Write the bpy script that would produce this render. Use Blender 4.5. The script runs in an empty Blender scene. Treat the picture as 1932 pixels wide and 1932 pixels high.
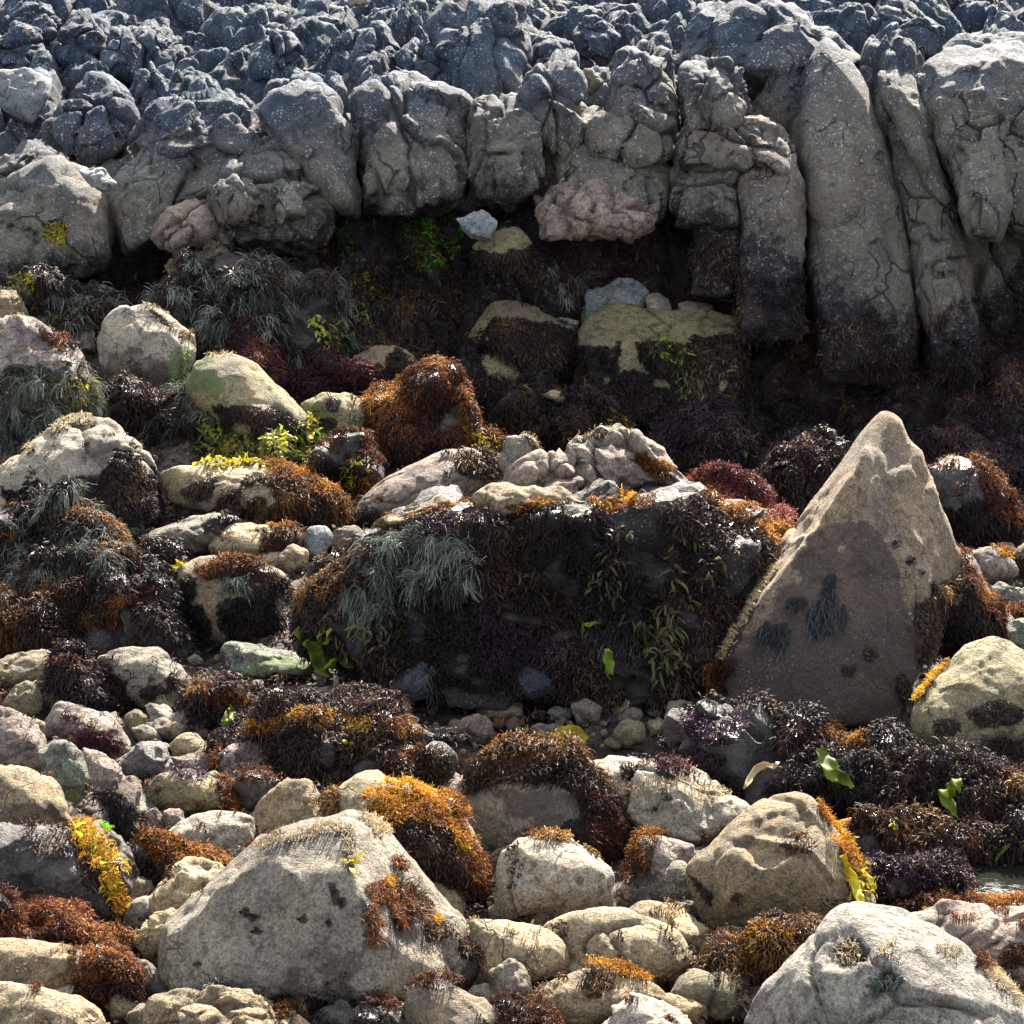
import bpy, bmesh, math, random
import numpy as np

# ------------------------------------------------------------------ camera, sky, sun, exposure
scene = bpy.context.scene
COL = scene.collection
PITCH = math.radians(13.5)
FOV = math.radians(26.0)
CAM = np.array([0.0, 0.0, 4.0])
cam_d = bpy.data.cameras.new("camera")
cam_d.angle = FOV
cam_d.clip_end = 500
cam_d.clip_start = 0.1
cam = bpy.data.objects.new("camera", cam_d)
cam.location = CAM
cam.rotation_euler = (math.pi / 2 - PITCH, 0, 0)
COL.objects.link(cam)
scene.camera = cam

SUN_EL = math.radians(39)
SUN_AZ = math.radians(16)             # 0 = straight behind the cliff, positive = from the right
sdir = np.array([math.sin(SUN_AZ) * math.cos(SUN_EL), math.cos(SUN_AZ) * math.cos(SUN_EL), math.sin(SUN_EL)])
world = bpy.data.worlds.new("World")
scene.world = world
world.use_nodes = True
wn = world.node_tree
bg = wn.nodes["Background"]
sky = wn.nodes.new("ShaderNodeTexSky")
sky.sky_type = 'NISHITA'
sky.sun_disc = False
sky.sun_elevation = SUN_EL
sky.sun_rotation = SUN_AZ
sky.air_density = 1.0
sky.dust_density = 2.5
sky.ozone_density = 1.0
hs = wn.nodes.new("ShaderNodeHueSaturation")
hs.inputs["Saturation"].default_value = 0.36
wn.links.new(sky.outputs[0], hs.inputs["Color"])
wn.links.new(hs.outputs[0], bg.inputs[0])
bg.inputs[1].default_value = 0.102
sun_d = bpy.data.lights.new("sun", 'SUN')
sun_d.energy = 5.0
sun_d.angle = math.radians(0.6)
sun_d.color = (1.0, 0.90, 0.76)
sun = bpy.data.objects.new("sun", sun_d)
from mathutils import Vector
sun.rotation_euler = Vector(sdir).to_track_quat('Z', 'Y').to_euler()
sun.location = (0, 10, 20)
COL.objects.link(sun)
scene.view_settings.view_transform = 'Standard'
scene.view_settings.look = 'None'
scene.view_settings.exposure = 2.5
scene.view_settings.gamma = 1.0
try:
    scene.cycles.max_bounces = 6
    scene.cycles.diffuse_bounces = 3
    scene.cycles.use_denoising = True
except Exception:
    pass

# ------------------------------------------------------------------ projection helpers
TAN = math.tan(FOV / 2)
HALF = 966.0
FWD = np.array([0, math.cos(PITCH), -math.sin(PITCH)])
UPV = np.array([0, math.sin(PITCH), math.cos(PITCH)])
RGT = np.array([1.0, 0, 0])

def ray(x, y):
    return FWD + RGT * ((x - HALF) / HALF * TAN) + UPV * ((HALF - y) / HALF * TAN)

def project(P):
    q = P - CAM
    d = q @ FWD
    return np.stack([HALF + (q @ RGT) / d / TAN * HALF, HALF - (q @ UPV) / d / TAN * HALF], -1)

def sm(a, b, x):
    t = np.clip((x - a) / (b - a), 0, 1)
    return t * t * (3 - 2 * t)

# ------------------------------------------------------------------ numpy noise
def _h(ix, iy, iz, s):
    n = (ix * 73856093) ^ (iy * 19349663) ^ (iz * 83492791) ^ (s * 971215073)
    n &= 0xffffffff
    n = ((n ^ (n >> 15)) * 2246822519) & 0xffffffff
    n = ((n ^ (n >> 13)) * 3266489917) & 0xffffffff
    return ((n ^ (n >> 16)) & 0xffffff) / 16777216.0

def vnoise(p, s=0):
    i = np.floor(p).astype(np.int64)
    f = p - i
    f = f * f * f * (f * (f * 6 - 15) + 10)
    x, y, z = i[:, 0], i[:, 1], i[:, 2]
    fx, fy, fz = f[:, 0], f[:, 1], f[:, 2]
    def e(dx, dy, dz): return _h(x + dx, y + dy, z + dz, s)
    a = e(0, 0, 0) * (1 - fx) + e(1, 0, 0) * fx
    b = e(0, 1, 0) * (1 - fx) + e(1, 1, 0) * fx
    c = e(0, 0, 1) * (1 - fx) + e(1, 0, 1) * fx
    d = e(0, 1, 1) * (1 - fx) + e(1, 1, 1) * fx
    return ((a * (1 - fy) + b * fy) * (1 - fz) + (c * (1 - fy) + d * fy) * fz) * 2 - 1

def fbm(p, o=4, s=0, gain=0.5):
    r, a = 0.0, 1.0
    for k in range(o):
        r = r + a * vnoise(p, s + 17 * k)
        p = p * 2.03 + 11.3
        a *= gain
    return r

def worley(p, s=0, jit=0.95):
    i = np.floor(p).astype(np.int64)
    n = len(p)
    f1 = np.full(n, 9.0); f2 = np.full(n, 9.0); cid = np.zeros(n); qv = np.zeros((n, 3))
    for dx in (-1, 0, 1):
        for dy in (-1, 0, 1):
            for dz in (-1, 0, 1):
                c = i + np.array([dx, dy, dz])
                x, y, z = c[:, 0], c[:, 1], c[:, 2]
                r = _h(x, y, z, s)
                q = c + 0.5 + jit * (np.stack([r, _h(x, y, z, s + 1), _h(x, y, z, s + 2)], -1) - 0.5) - p
                d = np.sqrt((q * q).sum(1))
                m = d < f1
                f2 = np.where(m, f1, np.minimum(f2, d))
                cid = np.where(m, r, cid); qv = np.where(m[:, None], q, qv)
                f1 = np.where(m, d, f1)
    tilt = qv[:, 0] * np.cos(cid * 97) + qv[:, 1] * np.sin(cid * 57) + qv[:, 2] * np.cos(cid * 131)
    return f1, f2, cid, tilt

# ------------------------------------------------------------------ terrain functions
def ground_z(x, y):
    a = 1.15 - 1.0 * sm(-2.6, 1.6, x)
    return a * sm(12.5, 19.5, y) + 0.0 * x

FOOT = 18.55
def cliff_z(x, y):
    zt = 2.30 + 0.45 * sm(-4.5, -1.0, x) + 0.45 * sm(0.5, 3.5, x)
    g = ground_z(x, np.minimum(y, FOOT + 1))
    wall = sm(FOOT - 0.25, FOOT + 1.25, y)
    z = g + (zt - g) * wall
    return z + 0.30 * np.maximum(y - (FOOT + 1.5), 0)

# height of the algae line along the cliff (it dips at the right hand pillars)
BZX = np.array([-5.5, -4.0, -2.6, -1.6, -0.9, 0.0, 0.5, 1.3, 2.0, 2.6, 3.4, 4.2, 4.7, 5.5])
BZZ = np.array([1.50, 1.60, 1.85, 2.08, 2.25, 2.30, 2.05, 2.15, 2.00, 1.55, 1.22, 1.35, 1.90, 1.95])
def band_z(x): return np.interp(x, BZX, BZZ)

def hit(x, y, fn, y0=7.0, y1=40.0):
    """point where the view ray through a photo point meets a terrain function"""
    d = ray(x, y)
    yy = np.linspace(y0, y1, 6000)
    t = yy / d[1]
    zz = CAM[2] + d[2] * t
    xx = d[0] * t
    m = np.nonzero(zz <= fn(xx, yy))[0]
    k = m[0] if len(m) else len(yy) - 1
    return np.array([xx[k], yy[k], zz[k]])

def terrain(x, y):
    return np.where(y < FOOT - 0.25, ground_z(x, y), cliff_z(x, y))

# ------------------------------------------------------------------ mesh helpers
def new_obj(name, V, F, mat, parent=None, loc=(0, 0, 0), attrs=None, smooth=True, mats=None):
    """one mesh object from arrays: V in world coordinates, F (n,3) or (n,4)"""
    loc = np.array(loc, float)
    me = bpy.data.meshes.new(name)
    V = np.ascontiguousarray(V - loc, dtype=np.float32)
    F = np.ascontiguousarray(F, dtype=np.int32)
    k = F.shape[1]
    me.vertices.add(len(V))
    me.vertices.foreach_set("co", V.ravel())
    me.loops.add(F.size)
    me.loops.foreach_set("vertex_index", F.ravel())
    me.polygons.add(len(F))
    me.polygons.foreach_set("loop_start", np.arange(0, F.size, k, dtype=np.int32))
    me.polygons.foreach_set("loop_total", np.full(len(F), k, dtype=np.int32))
    me.polygons.foreach_set("use_smooth", np.full(len(F), smooth, dtype=bool))
    me.update(calc_edges=True)
    for an, av in (attrs or {}).items():
        at = me.attributes.new(an, 'FLOAT', 'POINT')
        at.data.foreach_set("value", np.ascontiguousarray(av, dtype=np.float32))
    me.materials.append(mat)
    ob = bpy.data.objects.new(name, me)
    COL.objects.link(ob)
    if parent is not None:
        ob.parent = parent
        ob.location = loc - np.array(parent.location)
    else:
        ob.location = loc
    return ob

def tag(o, label=None, cat=None, group=None, kind=None):
    if label: o["label"] = label
    if cat: o["category"] = cat
    if group: o["group"] = group
    if kind: o["kind"] = kind
    return o

_ico = {}
def ico(lv):
    if lv not in _ico:
        bm = bmesh.new()
        bmesh.ops.create_icosphere(bm, subdivisions=lv, radius=1.0)
        V = np.array([v.co[:] for v in bm.verts]); F = np.array([[v.index for v in f.verts] for f in bm.faces])
        bm.free()
        _ico[lv] = (V / np.linalg.norm(V, axis=1, keepdims=True), F)
    return _ico[lv]

def hull_planes(pts):
    bm = bmesh.new()
    for p in pts: bm.verts.new(p)
    bmesh.ops.convex_hull(bm, input=list(bm.verts), use_existing_faces=False)
    out = []
    for f in bm.faces:
        f.normal_update()
        n = np.array(f.normal[:]); h = float(n @ np.array(f.verts[0].co[:]))
        if h < 0: n, h = -n, -h
        if f.calc_area() > 1e-5 and h > 0.02: out.append((f.calc_area(), n, h))
    bm.free()
    out.sort(key=lambda t: -t[0])
    keep = []
    for a, n, h in out:
        if all(n @ m < 0.965 or abs(h - g) > 0.12 for m, g in keep): keep.append((n, h))
    return np.array([k[0] for k in keep]), np.array([k[1] for k in keep])

def inside(poly, P):
    x, y = P[:, 0], P[:, 1]
    r = np.zeros(len(P), bool)
    n = len(poly)
    for i in range(n):
        x0, y0 = poly[i]; x1, y1 = poly[(i + 1) % n]
        if y0 == y1: continue
        c = ((y0 > y) != (y1 > y)) & (x < (x1 - x0) * (y - y0) / (y1 - y0) + x0)
        r ^= c
    return r

def E(cx, cy, rx, ry, rot=0, n=14):
    a = math.radians(rot)
    return [(cx + rx * math.cos(t) * math.cos(a) - ry * math.sin(t) * math.sin(a),
             cy + rx * math.cos(t) * math.sin(a) + ry * math.sin(t) * math.cos(a))
            for t in np.linspace(0, 2 * math.pi, n, endpoint=False)]

def nrm(a):
    return a / np.maximum(np.linalg.norm(a, axis=-1, keepdims=True), 1e-9)
# ------------------------------------------------------------------ materials
class NT:
    def __init__(self, name):
        self.m = bpy.data.materials.new(name); self.m.use_nodes = True
        self.t = self.m.node_tree; self.t.nodes.clear()
        self.out = self.n("ShaderNodeOutputMaterial")
    def n(self, ty, **kw):
        o = self.t.nodes.new(ty)
        for k, v in kw.items(): setattr(o, k, v)
        return o
    def l(self, a, b): self.t.links.new(a, b)
    def put(self, sock, v):
        if hasattr(v, "node"): self.l(v, sock)
        elif isinstance(v, (tuple, list)) and len(v) == 3 and sock.type == 'RGBA': sock.default_value = (*v, 1)
        else: sock.default_value = v
    def noise(self, vec, scale, detail=5, rough=0.6, dist=0.0):
        o = self.n("ShaderNodeTexNoise"); self.l(vec, o.inputs["Vector"])
        o.inputs["Scale"].default_value = scale; o.inputs["Detail"].default_value = detail
        o.inputs["Roughness"].default_value = rough; o.inputs["Distortion"].default_value = dist
        return o.outputs["Fac"]
    def voro(self, vec, scale, feat='F1', rnd=1.0):
        o = self.n("ShaderNodeTexVoronoi", feature=feat); self.l(vec, o.inputs["Vector"])
        o.inputs["Scale"].default_value = scale; o.inputs["Randomness"].default_value = rnd
        return o
    def ramp(self, fac, stops, interp='LINEAR'):
        o = self.n("ShaderNodeValToRGB"); cr = o.color_ramp; cr.interpolation = interp
        while len(cr.elements) < len(stops): cr.elements.new(0.5)
        for e, (p, c) in zip(cr.elements, stops):
            e.position = p; e.color = (*c, 1) if isinstance(c, (tuple, list)) else (c, c, c, 1)
        self.l(fac, o.inputs[0]); return o.outputs[0]
    def step(self, fac, a, b):
        o = self.n("ShaderNodeMapRange", interpolation_type='SMOOTHSTEP')
        self.l(fac, o.inputs[0]); o.inputs[1].default_value = a; o.inputs[2].default_value = b
        return o.outputs[0]
    def math(self, op, a, b=0.0, clamp=False):
        o = self.n("ShaderNodeMath", operation=op, use_clamp=clamp)
        self.put(o.inputs[0], a); self.put(o.inputs[1], b); return o.outputs[0]
    def mix(self, f, a, b, mode='MIX'):
        o = self.n("ShaderNodeMix", data_type='RGBA', blend_type=mode)
        self.put(o.inputs[0], f); self.put(o.inputs[6], a); self.put(o.inputs[7], b); return o.outputs[2]
    def attr(self, name):
        return self.n("ShaderNodeAttribute", attribute_name=name).outputs["Fac"]
    def coord(self):
        tc = self.n("ShaderNodeTexCoord"); oi = self.n("ShaderNodeObjectInfo")
        v = self.n("ShaderNodeVectorMath", operation='ADD'); s = self.math('MULTIPLY', oi.outputs["Random"], 61.0)
        self.l(tc.outputs["Object"], v.inputs[0]); self.l(s, v.inputs[1]); return v.outputs[0]
    def scalev(self, vec, xyz):
        v = self.n("ShaderNodeVectorMath", operation='MULTIPLY'); self.l(vec, v.inputs[0]); v.inputs[1].default_value = xyz
        return v.outputs[0]
    def bump(self, h, strength, dist, prev=None):
        o = self.n("ShaderNodeBump"); o.inputs["Strength"].default_value = strength; o.inputs["Distance"].default_value = dist
        self.l(h, o.inputs["Height"])
        if prev is not None: self.l(prev, o.inputs["Normal"])
        return o.outputs[0]
    def finish(self, col, rough, normal=None, spec=0.3):
        b = self.n("ShaderNodeBsdfPrincipled"); self.put(b.inputs["Base Color"], col); self.put(b.inputs["Roughness"], rough)
        b.inputs["Specular IOR Level"].default_value = spec
        if normal is not None: self.l(normal, b.inputs["Normal"])
        self.l(b.outputs[0], self.out.inputs[0]); return self.m

def rock_mat(name, c1, c2, stain, stain_amt=0.45, speck=0.35, spots=0.3, rough=0.82, grain=1.0, tint=None, tint_amt=0.0, band=None):
    """c1/c2 the two stone tones, stain the dark blotches, speck pale barnacles, spots black lichen/mussels, tint algae film"""
    t = NT(name); v = t.coord()
    big = t.noise(v, 1.7, 6, 0.62, 0.4)
    col = t.mix(t.step(big, 0.36, 0.64), c1, c2)
    med = t.noise(v, 5.5, 7, 0.68, 0.8)
    col = t.mix(t.math('MULTIPLY', t.step(med, 0.55 - 0.12 * stain_amt, 0.74), stain_amt), col, stain)
    if tint is not None:
        tn = t.noise(v, 2.3, 5, 0.6, 0.5)
        col = t.mix(t.math('MULTIPLY', t.step(tn, 0.42, 0.66), tint_amt), col, tint)
    if band is not None:                          # lower part of the stone covered by a thin brown film up to a ragged line
        tc = t.n("ShaderNodeTexCoord"); sx = t.n("ShaderNodeSeparateXYZ"); t.l(tc.outputs["Object"], sx.inputs[0])
        zz = t.math('ADD', sx.outputs[2], t.math('MULTIPLY', t.math('SUBTRACT', big, 0.5), 1.6))
        zz = t.math('ADD', zz, t.math('MULTIPLY', t.math('SUBTRACT', med, 0.5), 0.8))
        col = t.mix(t.math('MULTIPLY', t.step(zz, band[0] + 0.18, band[0] - 0.22), 0.85), col, band[1])
    # mottling
    mo = t.noise(v, 15, 5, 0.7, 0.3)
    col = t.mix(t.math('MULTIPLY', t.step(mo, 0.51, 0.64), 0.7), col, tuple(0.6 * a + 0.02 for a in stain))
    lg = t.noise(v, 0.8, 4, 0.6, 0.6)
    col = t.mix(0.7, col, t.ramp(lg, [(0.32, 0.55), (0.5, 0.95), (0.68, 1.2)]), 'MULTIPLY')
    # rusty/ochre bloom
    oc = t.noise(v, 3.1, 6, 0.66, 0.6)
    col = t.mix(t.math('MULTIPLY', t.step(oc, 0.54, 0.72), 0.35), col, tuple(a * b for a, b in zip(c1, (1.02, 0.78, 0.52))))
    # grain of the stone
    g1 = t.noise(v, 78, 3, 0.8)
    col = t.mix(min(0.8, 0.75 * grain), col, t.ramp(g1, [(0.32, 0.12), (0.5, 0.78), (0.66, 1.35)]), 'MULTIPLY')
    g2 = t.noise(v, 26, 5, 0.8)
    col = t.mix(0.65 * grain if grain < 1.3 else 0.85, col, t.ramp(g2, [(0.32, 0.30), (0.52, 0.95), (0.72, 1.25)]), 'MULTIPLY')
    # pale barnacle specks
    mk = t.math('MULTIPLY', t.step(t.noise(v, 60, 2, 0.5), 0.60, 0.66), t.step(t.noise(v, 2.6, 5, 0.7), 0.42, 0.60))
    col = t.mix(t.math('MULTIPLY', mk, speck), col, (0.50, 0.47, 0.42))
    # black spots
    vs = t.voro(v, 8.0)
    wob = t.math('ADD', vs.outputs["Distance"], t.math('MULTIPLY', t.math('SUBTRACT', t.noise(v, 30, 4, 0.7), 0.5), 0.55))
    sp = t.math('MULTIPLY', t.step(wob, 0.20, 0.10), t.step(t.noise(v, 1.3, 3, 0.6), 0.50, 0.60))
    col = t.mix(t.math('MULTIPLY', sp, spots), col, (0.018, 0.016, 0.016))
    # hairline cracks
    wv = t.n("ShaderNodeVectorMath", operation='ADD'); t.l(v, wv.inputs[0])
    nz = t.n("ShaderNodeTexNoise"); t.l(v, nz.inputs["Vector"]); nz.inputs["Scale"].default_value = 3.0; nz.inputs["Detail"].default_value = 4
    sc = t.n("ShaderNodeVectorMath", operation='SCALE'); t.l(nz.outputs["Color"], sc.inputs[0]); sc.inputs["Scale"].default_value = 0.5
    t.l(sc.outputs[0], wv.inputs[1])
    ve = t.voro(wv.outputs[0], 2.2, 'DISTANCE_TO_EDGE')
    crk = t.math('MULTIPLY', t.step(ve.outputs["Distance"], 0.012, 0.002), t.step(t.noise(v, 1.1, 3), 0.52, 0.60))
    col = t.mix(t.math('MULTIPLY', crk, 0.8), col, tuple(0.25 * a for a in stain))
    edge = t.math('ADD', t.math('MULTIPLY', t.math('SUBTRACT', med, 0.5), 1.2), t.math('MULTIPLY', t.math('SUBTRACT', g2, 0.5), 1.2))
    fm = t.step(t.math('ADD', t.attr("film"), edge), 0.30, 0.85)
    col = t.mix(t.math('MULTIPLY', fm, 0.8), col, t.mix(g1, (0.05, 0.095, 0.025), (0.17, 0.23, 0.07)))      # green algal film
    mv = t.step(t.math('ADD', t.attr("mauve"), t.math('ADD', edge, t.math('MULTIPLY', t.math('SUBTRACT', big, 0.5), 2.2))), -0.05, 1.25)
    col = t.mix(t.math('MULTIPLY', mv, 0.82), col, t.mix(g1, (0.019, 0.013, 0.015), (0.090, 0.064, 0.060)))    # purple brown crust
    bs = t.math('MULTIPLY', t.step(t.noise(v, 95, 3, 0.7), 0.56, 0.70), t.math('MULTIPLY', mv, t.step(t.noise(v, 6, 5, 0.75), 0.42, 0.66)))
    col = t.mix(t.math('MULTIPLY', bs, 0.75), col, (0.40, 0.36, 0.33))                                      # barnacles in the crust
    ca_ = t.attr("crack")
    col = t.mix(t.math('MULTIPLY', ca_, 0.75), col, tuple(0.3 * a for a in stain))
    # crust left by the roots of the weed
    w = t.attr("weed")
    wn_ = t.step(t.math('ADD', w, t.math('ADD', t.math('MULTIPLY', t.math('SUBTRACT', med, 0.5), 1.0), t.math('MULTIPLY', t.math('SUBTRACT', t.noise(v, 42, 4, 0.75), 0.5), 1.5))), 0.42, 0.95)
    col = t.mix(t.math('MULTIPLY', wn_, 0.9), col, (0.014, 0.010, 0.009))
    hgt = t.math('ADD', t.math('MULTIPLY', g2, 1.0), t.math('MULTIPLY', g1, 0.45))
    hgt = t.math('SUBTRACT', t.math('ADD', hgt, t.math('MULTIPLY', med, 2.2)), t.math('MULTIPLY', crk, 0.8))
    hgt = t.math('SUBTRACT', t.math('ADD', hgt, t.math('MULTIPLY', mk, 0.35)), t.math('MULTIPLY', mo, 1.0))
    nb = t.bump(hgt, 1.0, 0.045)
    r = t.math('SUBTRACT', rough, t.math('MULTIPLY', wn_, 0.35))
    return t.finish(col, r, nb, 0.35)

TONES = {
 # name: c1, c2, stain
 'tan':   dict(stain_amt=0.6, c1=(0.44, 0.315, 0.175), c2=(0.34, 0.265, 0.17), stain=(0.12, 0.09, 0.06), tint=(0.27, 0.25, 0.13), tint_amt=0.3),
 'cream': dict(c1=(0.58, 0.445, 0.255), c2=(0.47, 0.375, 0.235), stain=(0.20, 0.16, 0.11), stain_amt=0.3, spots=0.5),
 'gray':  dict(c1=(0.38, 0.325, 0.24), c2=(0.27, 0.24, 0.19), stain=(0.10, 0.085, 0.07), spots=0.7),
 'white': dict(c1=(0.57, 0.495, 0.375), c2=(0.46, 0.41, 0.325), stain=(0.22, 0.18, 0.14), stain_amt=0.3, spots=0.6),
 'blue':  dict(c1=(0.40, 0.44, 0.45), c2=(0.32, 0.37, 0.38), stain=(0.14, 0.16, 0.15), stain_amt=0.3),
 'green': dict(c1=(0.34, 0.35, 0.28), c2=(0.26, 0.285, 0.23), stain=(0.08, 0.09, 0.06), tint=(0.17, 0.24, 0.15), tint_amt=0.5),
 'olive': dict(c1=(0.42, 0.34, 0.175), c2=(0.33, 0.28, 0.165), stain=(0.10, 0.08, 0.05), tint=(0.27, 0.26, 0.12), tint_amt=0.4),
 'pink':  dict(c1=(0.41, 0.32, 0.25), c2=(0.35, 0.285, 0.235), stain=(0.12, 0.055, 0.05), stain_amt=0.7),
 'stained': dict(c1=(0.50, 0.42, 0.35), c2=(0.40, 0.34, 0.30), stain=(0.055, 0.022, 0.025), stain_amt=1.1, spots=0.6),
 'purple': dict(c1=(0.15, 0.13, 0.135), c2=(0.23, 0.20, 0.185), stain=(0.03, 0.02, 0.028), stain_amt=0.8, rough=0.55),
 'dark':  dict(c1=(0.065, 0.057, 0.055), c2=(0.12, 0.105, 0.098), stain=(0.013, 0.011, 0.012), stain_amt=0.9, rough=0.6, speck=0.25),
 'pale': dict(c1=(0.48, 0.435, 0.36), c2=(0.39, 0.36, 0.305), stain=(0.16, 0.13, 0.11), stain_amt=0.4, spots=0.6),
 'ledge': dict(c1=(0.036, 0.030, 0.033), c2=(0.075, 0.064, 0.062), stain=(0.012, 0.010, 0.012), stain_amt=0.9, rough=0.6, speck=0.4),
 'slate': dict(c1=(0.065, 0.074, 0.10), c2=(0.10, 0.108, 0.135), stain=(0.02, 0.02, 0.028), rough=0.5),
 'wet':   dict(c1=(0.10, 0.09, 0.10), c2=(0.16, 0.145, 0.15), stain=(0.02, 0.014, 0.018), stain_amt=1.0, rough=0.38, speck=0.3),
 'pyramid': dict(c1=(0.43, 0.315, 0.195), c2=(0.33, 0.26, 0.185), stain=(0.095, 0.075, 0.075), stain_amt=0.5, speck=0.8, spots=0.8, band=(0.62, (0.060, 0.044, 0.045))),
}
_rm = {}
def RM(tone):
    if tone not in _rm: _rm[tone] = rock_mat("stone_" + tone, **TONES[tone])
    return _rm[tone]

def cliff_mat():
    t = NT("bedrock"); g = t.n("ShaderNodeNewGeometry"); v = g.outputs["Position"]
    sx = t.n("ShaderNodeSeparateXYZ"); t.l(v, sx.inputs[0])
    n1 = t.noise(v, 1.3, 6, 0.6, 0.5)
    vs = t.scalev(v, (1.0, 1.0, 0.35))
    n2 = t.noise(vs, 4.0, 6, 0.66, 0.6)
    z = t.math('ADD', sx.outputs[2], t.math('MULTIPLY', t.math('SUBTRACT', n1, 0.5), 0.85))
    z = t.math('ADD', z, t.math('MULTIPLY', t.math('SUBTRACT', n2, 0.5), 0.55))
    # zones of the shore: black algae below, bare tan granite, black lichen above with a blue haze cast painted into its colour
    tan = t.mix(t.step(n2, 0.38, 0.64), (0.215, 0.190, 0.150), (0.125, 0.115, 0.098))
    tan = t.mix(t.math('MULTIPLY', t.step(t.noise(v, 2.1, 5), 0.52, 0.7), 0.5), tan, (0.17, 0.19, 0.12))
    tan = t.mix(t.math('MULTIPLY', t.step(t.noise(v, 1.6, 5, 0.6, 0.4), 0.55, 0.7), 0.6), tan, (0.20, 0.135, 0.115))
    xr = t.n("ShaderNodeMapRange"); t.l(sx.outputs[0], xr.inputs[0]); xr.inputs[1].default_value = -5.5; xr.inputs[2].default_value = 5.5
    bz = t.math('MULTIPLY', t.ramp(xr.outputs[0], [((x + 5.5) / 11.0, float(zz) / 4) for x, zz in zip(BZX, BZZ)]), 4.0)
    rel = t.math('SUBTRACT', z, bz)
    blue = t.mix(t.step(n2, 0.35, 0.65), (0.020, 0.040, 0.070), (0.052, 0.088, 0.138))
    blk = t.mix(t.step(t.noise(v, 6, 5, 0.7), 0.42, 0.68), (0.014, 0.011, 0.013), (0.075, 0.048, 0.055))
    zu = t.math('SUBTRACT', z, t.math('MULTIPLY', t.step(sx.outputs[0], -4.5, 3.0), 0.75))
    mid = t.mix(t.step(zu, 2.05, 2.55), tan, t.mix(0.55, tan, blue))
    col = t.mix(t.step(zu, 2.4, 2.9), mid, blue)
    col = t.mix(t.step(t.math('ADD', rel, t.math('MULTIPLY', t.math('SUBTRACT', t.noise(v, 12, 5, 0.75), 0.5), 0.9)), 0.15, -0.15), col, blk)
    g1 = t.noise(v, 110, 3, 0.75); g2 = t.noise(v, 26, 6, 0.8)
    col = t.mix(0.55, col, t.ramp(g1, [(0.30, 0.25), (0.5, 0.75), (0.68, 1.25)]), 'MULTIPLY')
    col = t.mix(0.75, col, t.ramp(g2, [(0.32, 0.25), (0.52, 0.95), (0.72, 1.35)]), 'MULTIPLY')
    # barnacles and white lichen
    mk = t.math('MULTIPLY', t.step(t.noise(v, 38, 2, 0.5), 0.615, 0.66), t.step(t.noise(v, 3.0, 5, 0.72), 0.40, 0.58))
    mk2 = t.math('MULTIPLY', t.step(t.noise(v, 85, 2, 0.5), 0.60, 0.66), t.step(t.noise(v, 5.0, 4, 0.7), 0.46, 0.60))
    mk = t.math('MAXIMUM', mk, t.math('MULTIPLY', mk2, 0.8))
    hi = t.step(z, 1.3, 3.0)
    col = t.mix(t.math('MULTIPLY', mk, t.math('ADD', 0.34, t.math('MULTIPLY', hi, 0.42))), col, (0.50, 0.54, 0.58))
    w = t.attr("crack")
    col = t.mix(t.math('MULTIPLY', w, 0.85), col, (0.012, 0.012, 0.014))
    nz = t.n("ShaderNodeTexNoise"); t.l(v, nz.inputs["Vector"]); nz.inputs["Scale"].default_value = 2.2; nz.inputs["Detail"].default_value = 5
    sc = t.n("ShaderNodeVectorMath", operation='SCALE'); t.l(nz.outputs["Color"], sc.inputs[0]); sc.inputs["Scale"].default_value = 0.55
    wv = t.n("ShaderNodeVectorMath", operation='ADD'); t.l(v, wv.inputs[0]); t.l(sc.outputs[0], wv.inputs[1])
    e1 = t.voro(t.scalev(wv.outputs[0], (1.0, 0.8, 0.42)), 3.4, 'DISTANCE_TO_EDGE').outputs["Distance"]
    e2 = t.voro(t.scalev(wv.outputs[0], (1.0, 1.0, 0.6)), 8.0, 'DISTANCE_TO_EDGE').outputs["Distance"]
    ck = t.math('MAXIMUM', t.math('MULTIPLY', t.step(e1, 0.045, 0.006), t.step(t.noise(v, 1.7, 3), 0.52, 0.60)),
                t.math('MULTIPLY', t.step(e2, 0.045, 0.006), t.step(t.noise(v, 2.3, 3), 0.58, 0.66)))
    col = t.mix(t.math('MULTIPLY', ck, 0.85), col, (0.014, 0.013, 0.014))
    h = t.math('ADD', t.math('ADD', g2, t.math('MULTIPLY', g1, 0.4)), t.math('MULTIPLY', n2, 2.5))
    h = t.math('SUBTRACT', h, t.math('MULTIPLY', ck, 1.2))
    nb = t.bump(h, 1.0, 0.045)
    return t.finish(col, 0.78, nb, 0.3)

def weed_mat(name, stops, rough=0.5, trans=0.25, spec=0.14):
    t = NT(name); r = t.attr("rnd")
    col = t.ramp(r, stops)
    b = t.n("ShaderNodeBsdfPrincipled"); t.l(col, b.inputs["Base Color"])
    b.inputs["Roughness"].default_value = min(0.75, rough + 0.12); b.inputs["Specular IOR Level"].default_value = spec
    tr = t.n("ShaderNodeBsdfTranslucent"); t.l(col, tr.inputs[0])
    mx = t.n("ShaderNodeMixShader"); mx.inputs[0].default_value = trans
    t.l(b.outputs[0], mx.inputs[1]); t.l(tr.outputs[0], mx.inputs[2]); t.l(mx.outputs[0], t.out.inputs[0])
    return t.m

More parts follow.
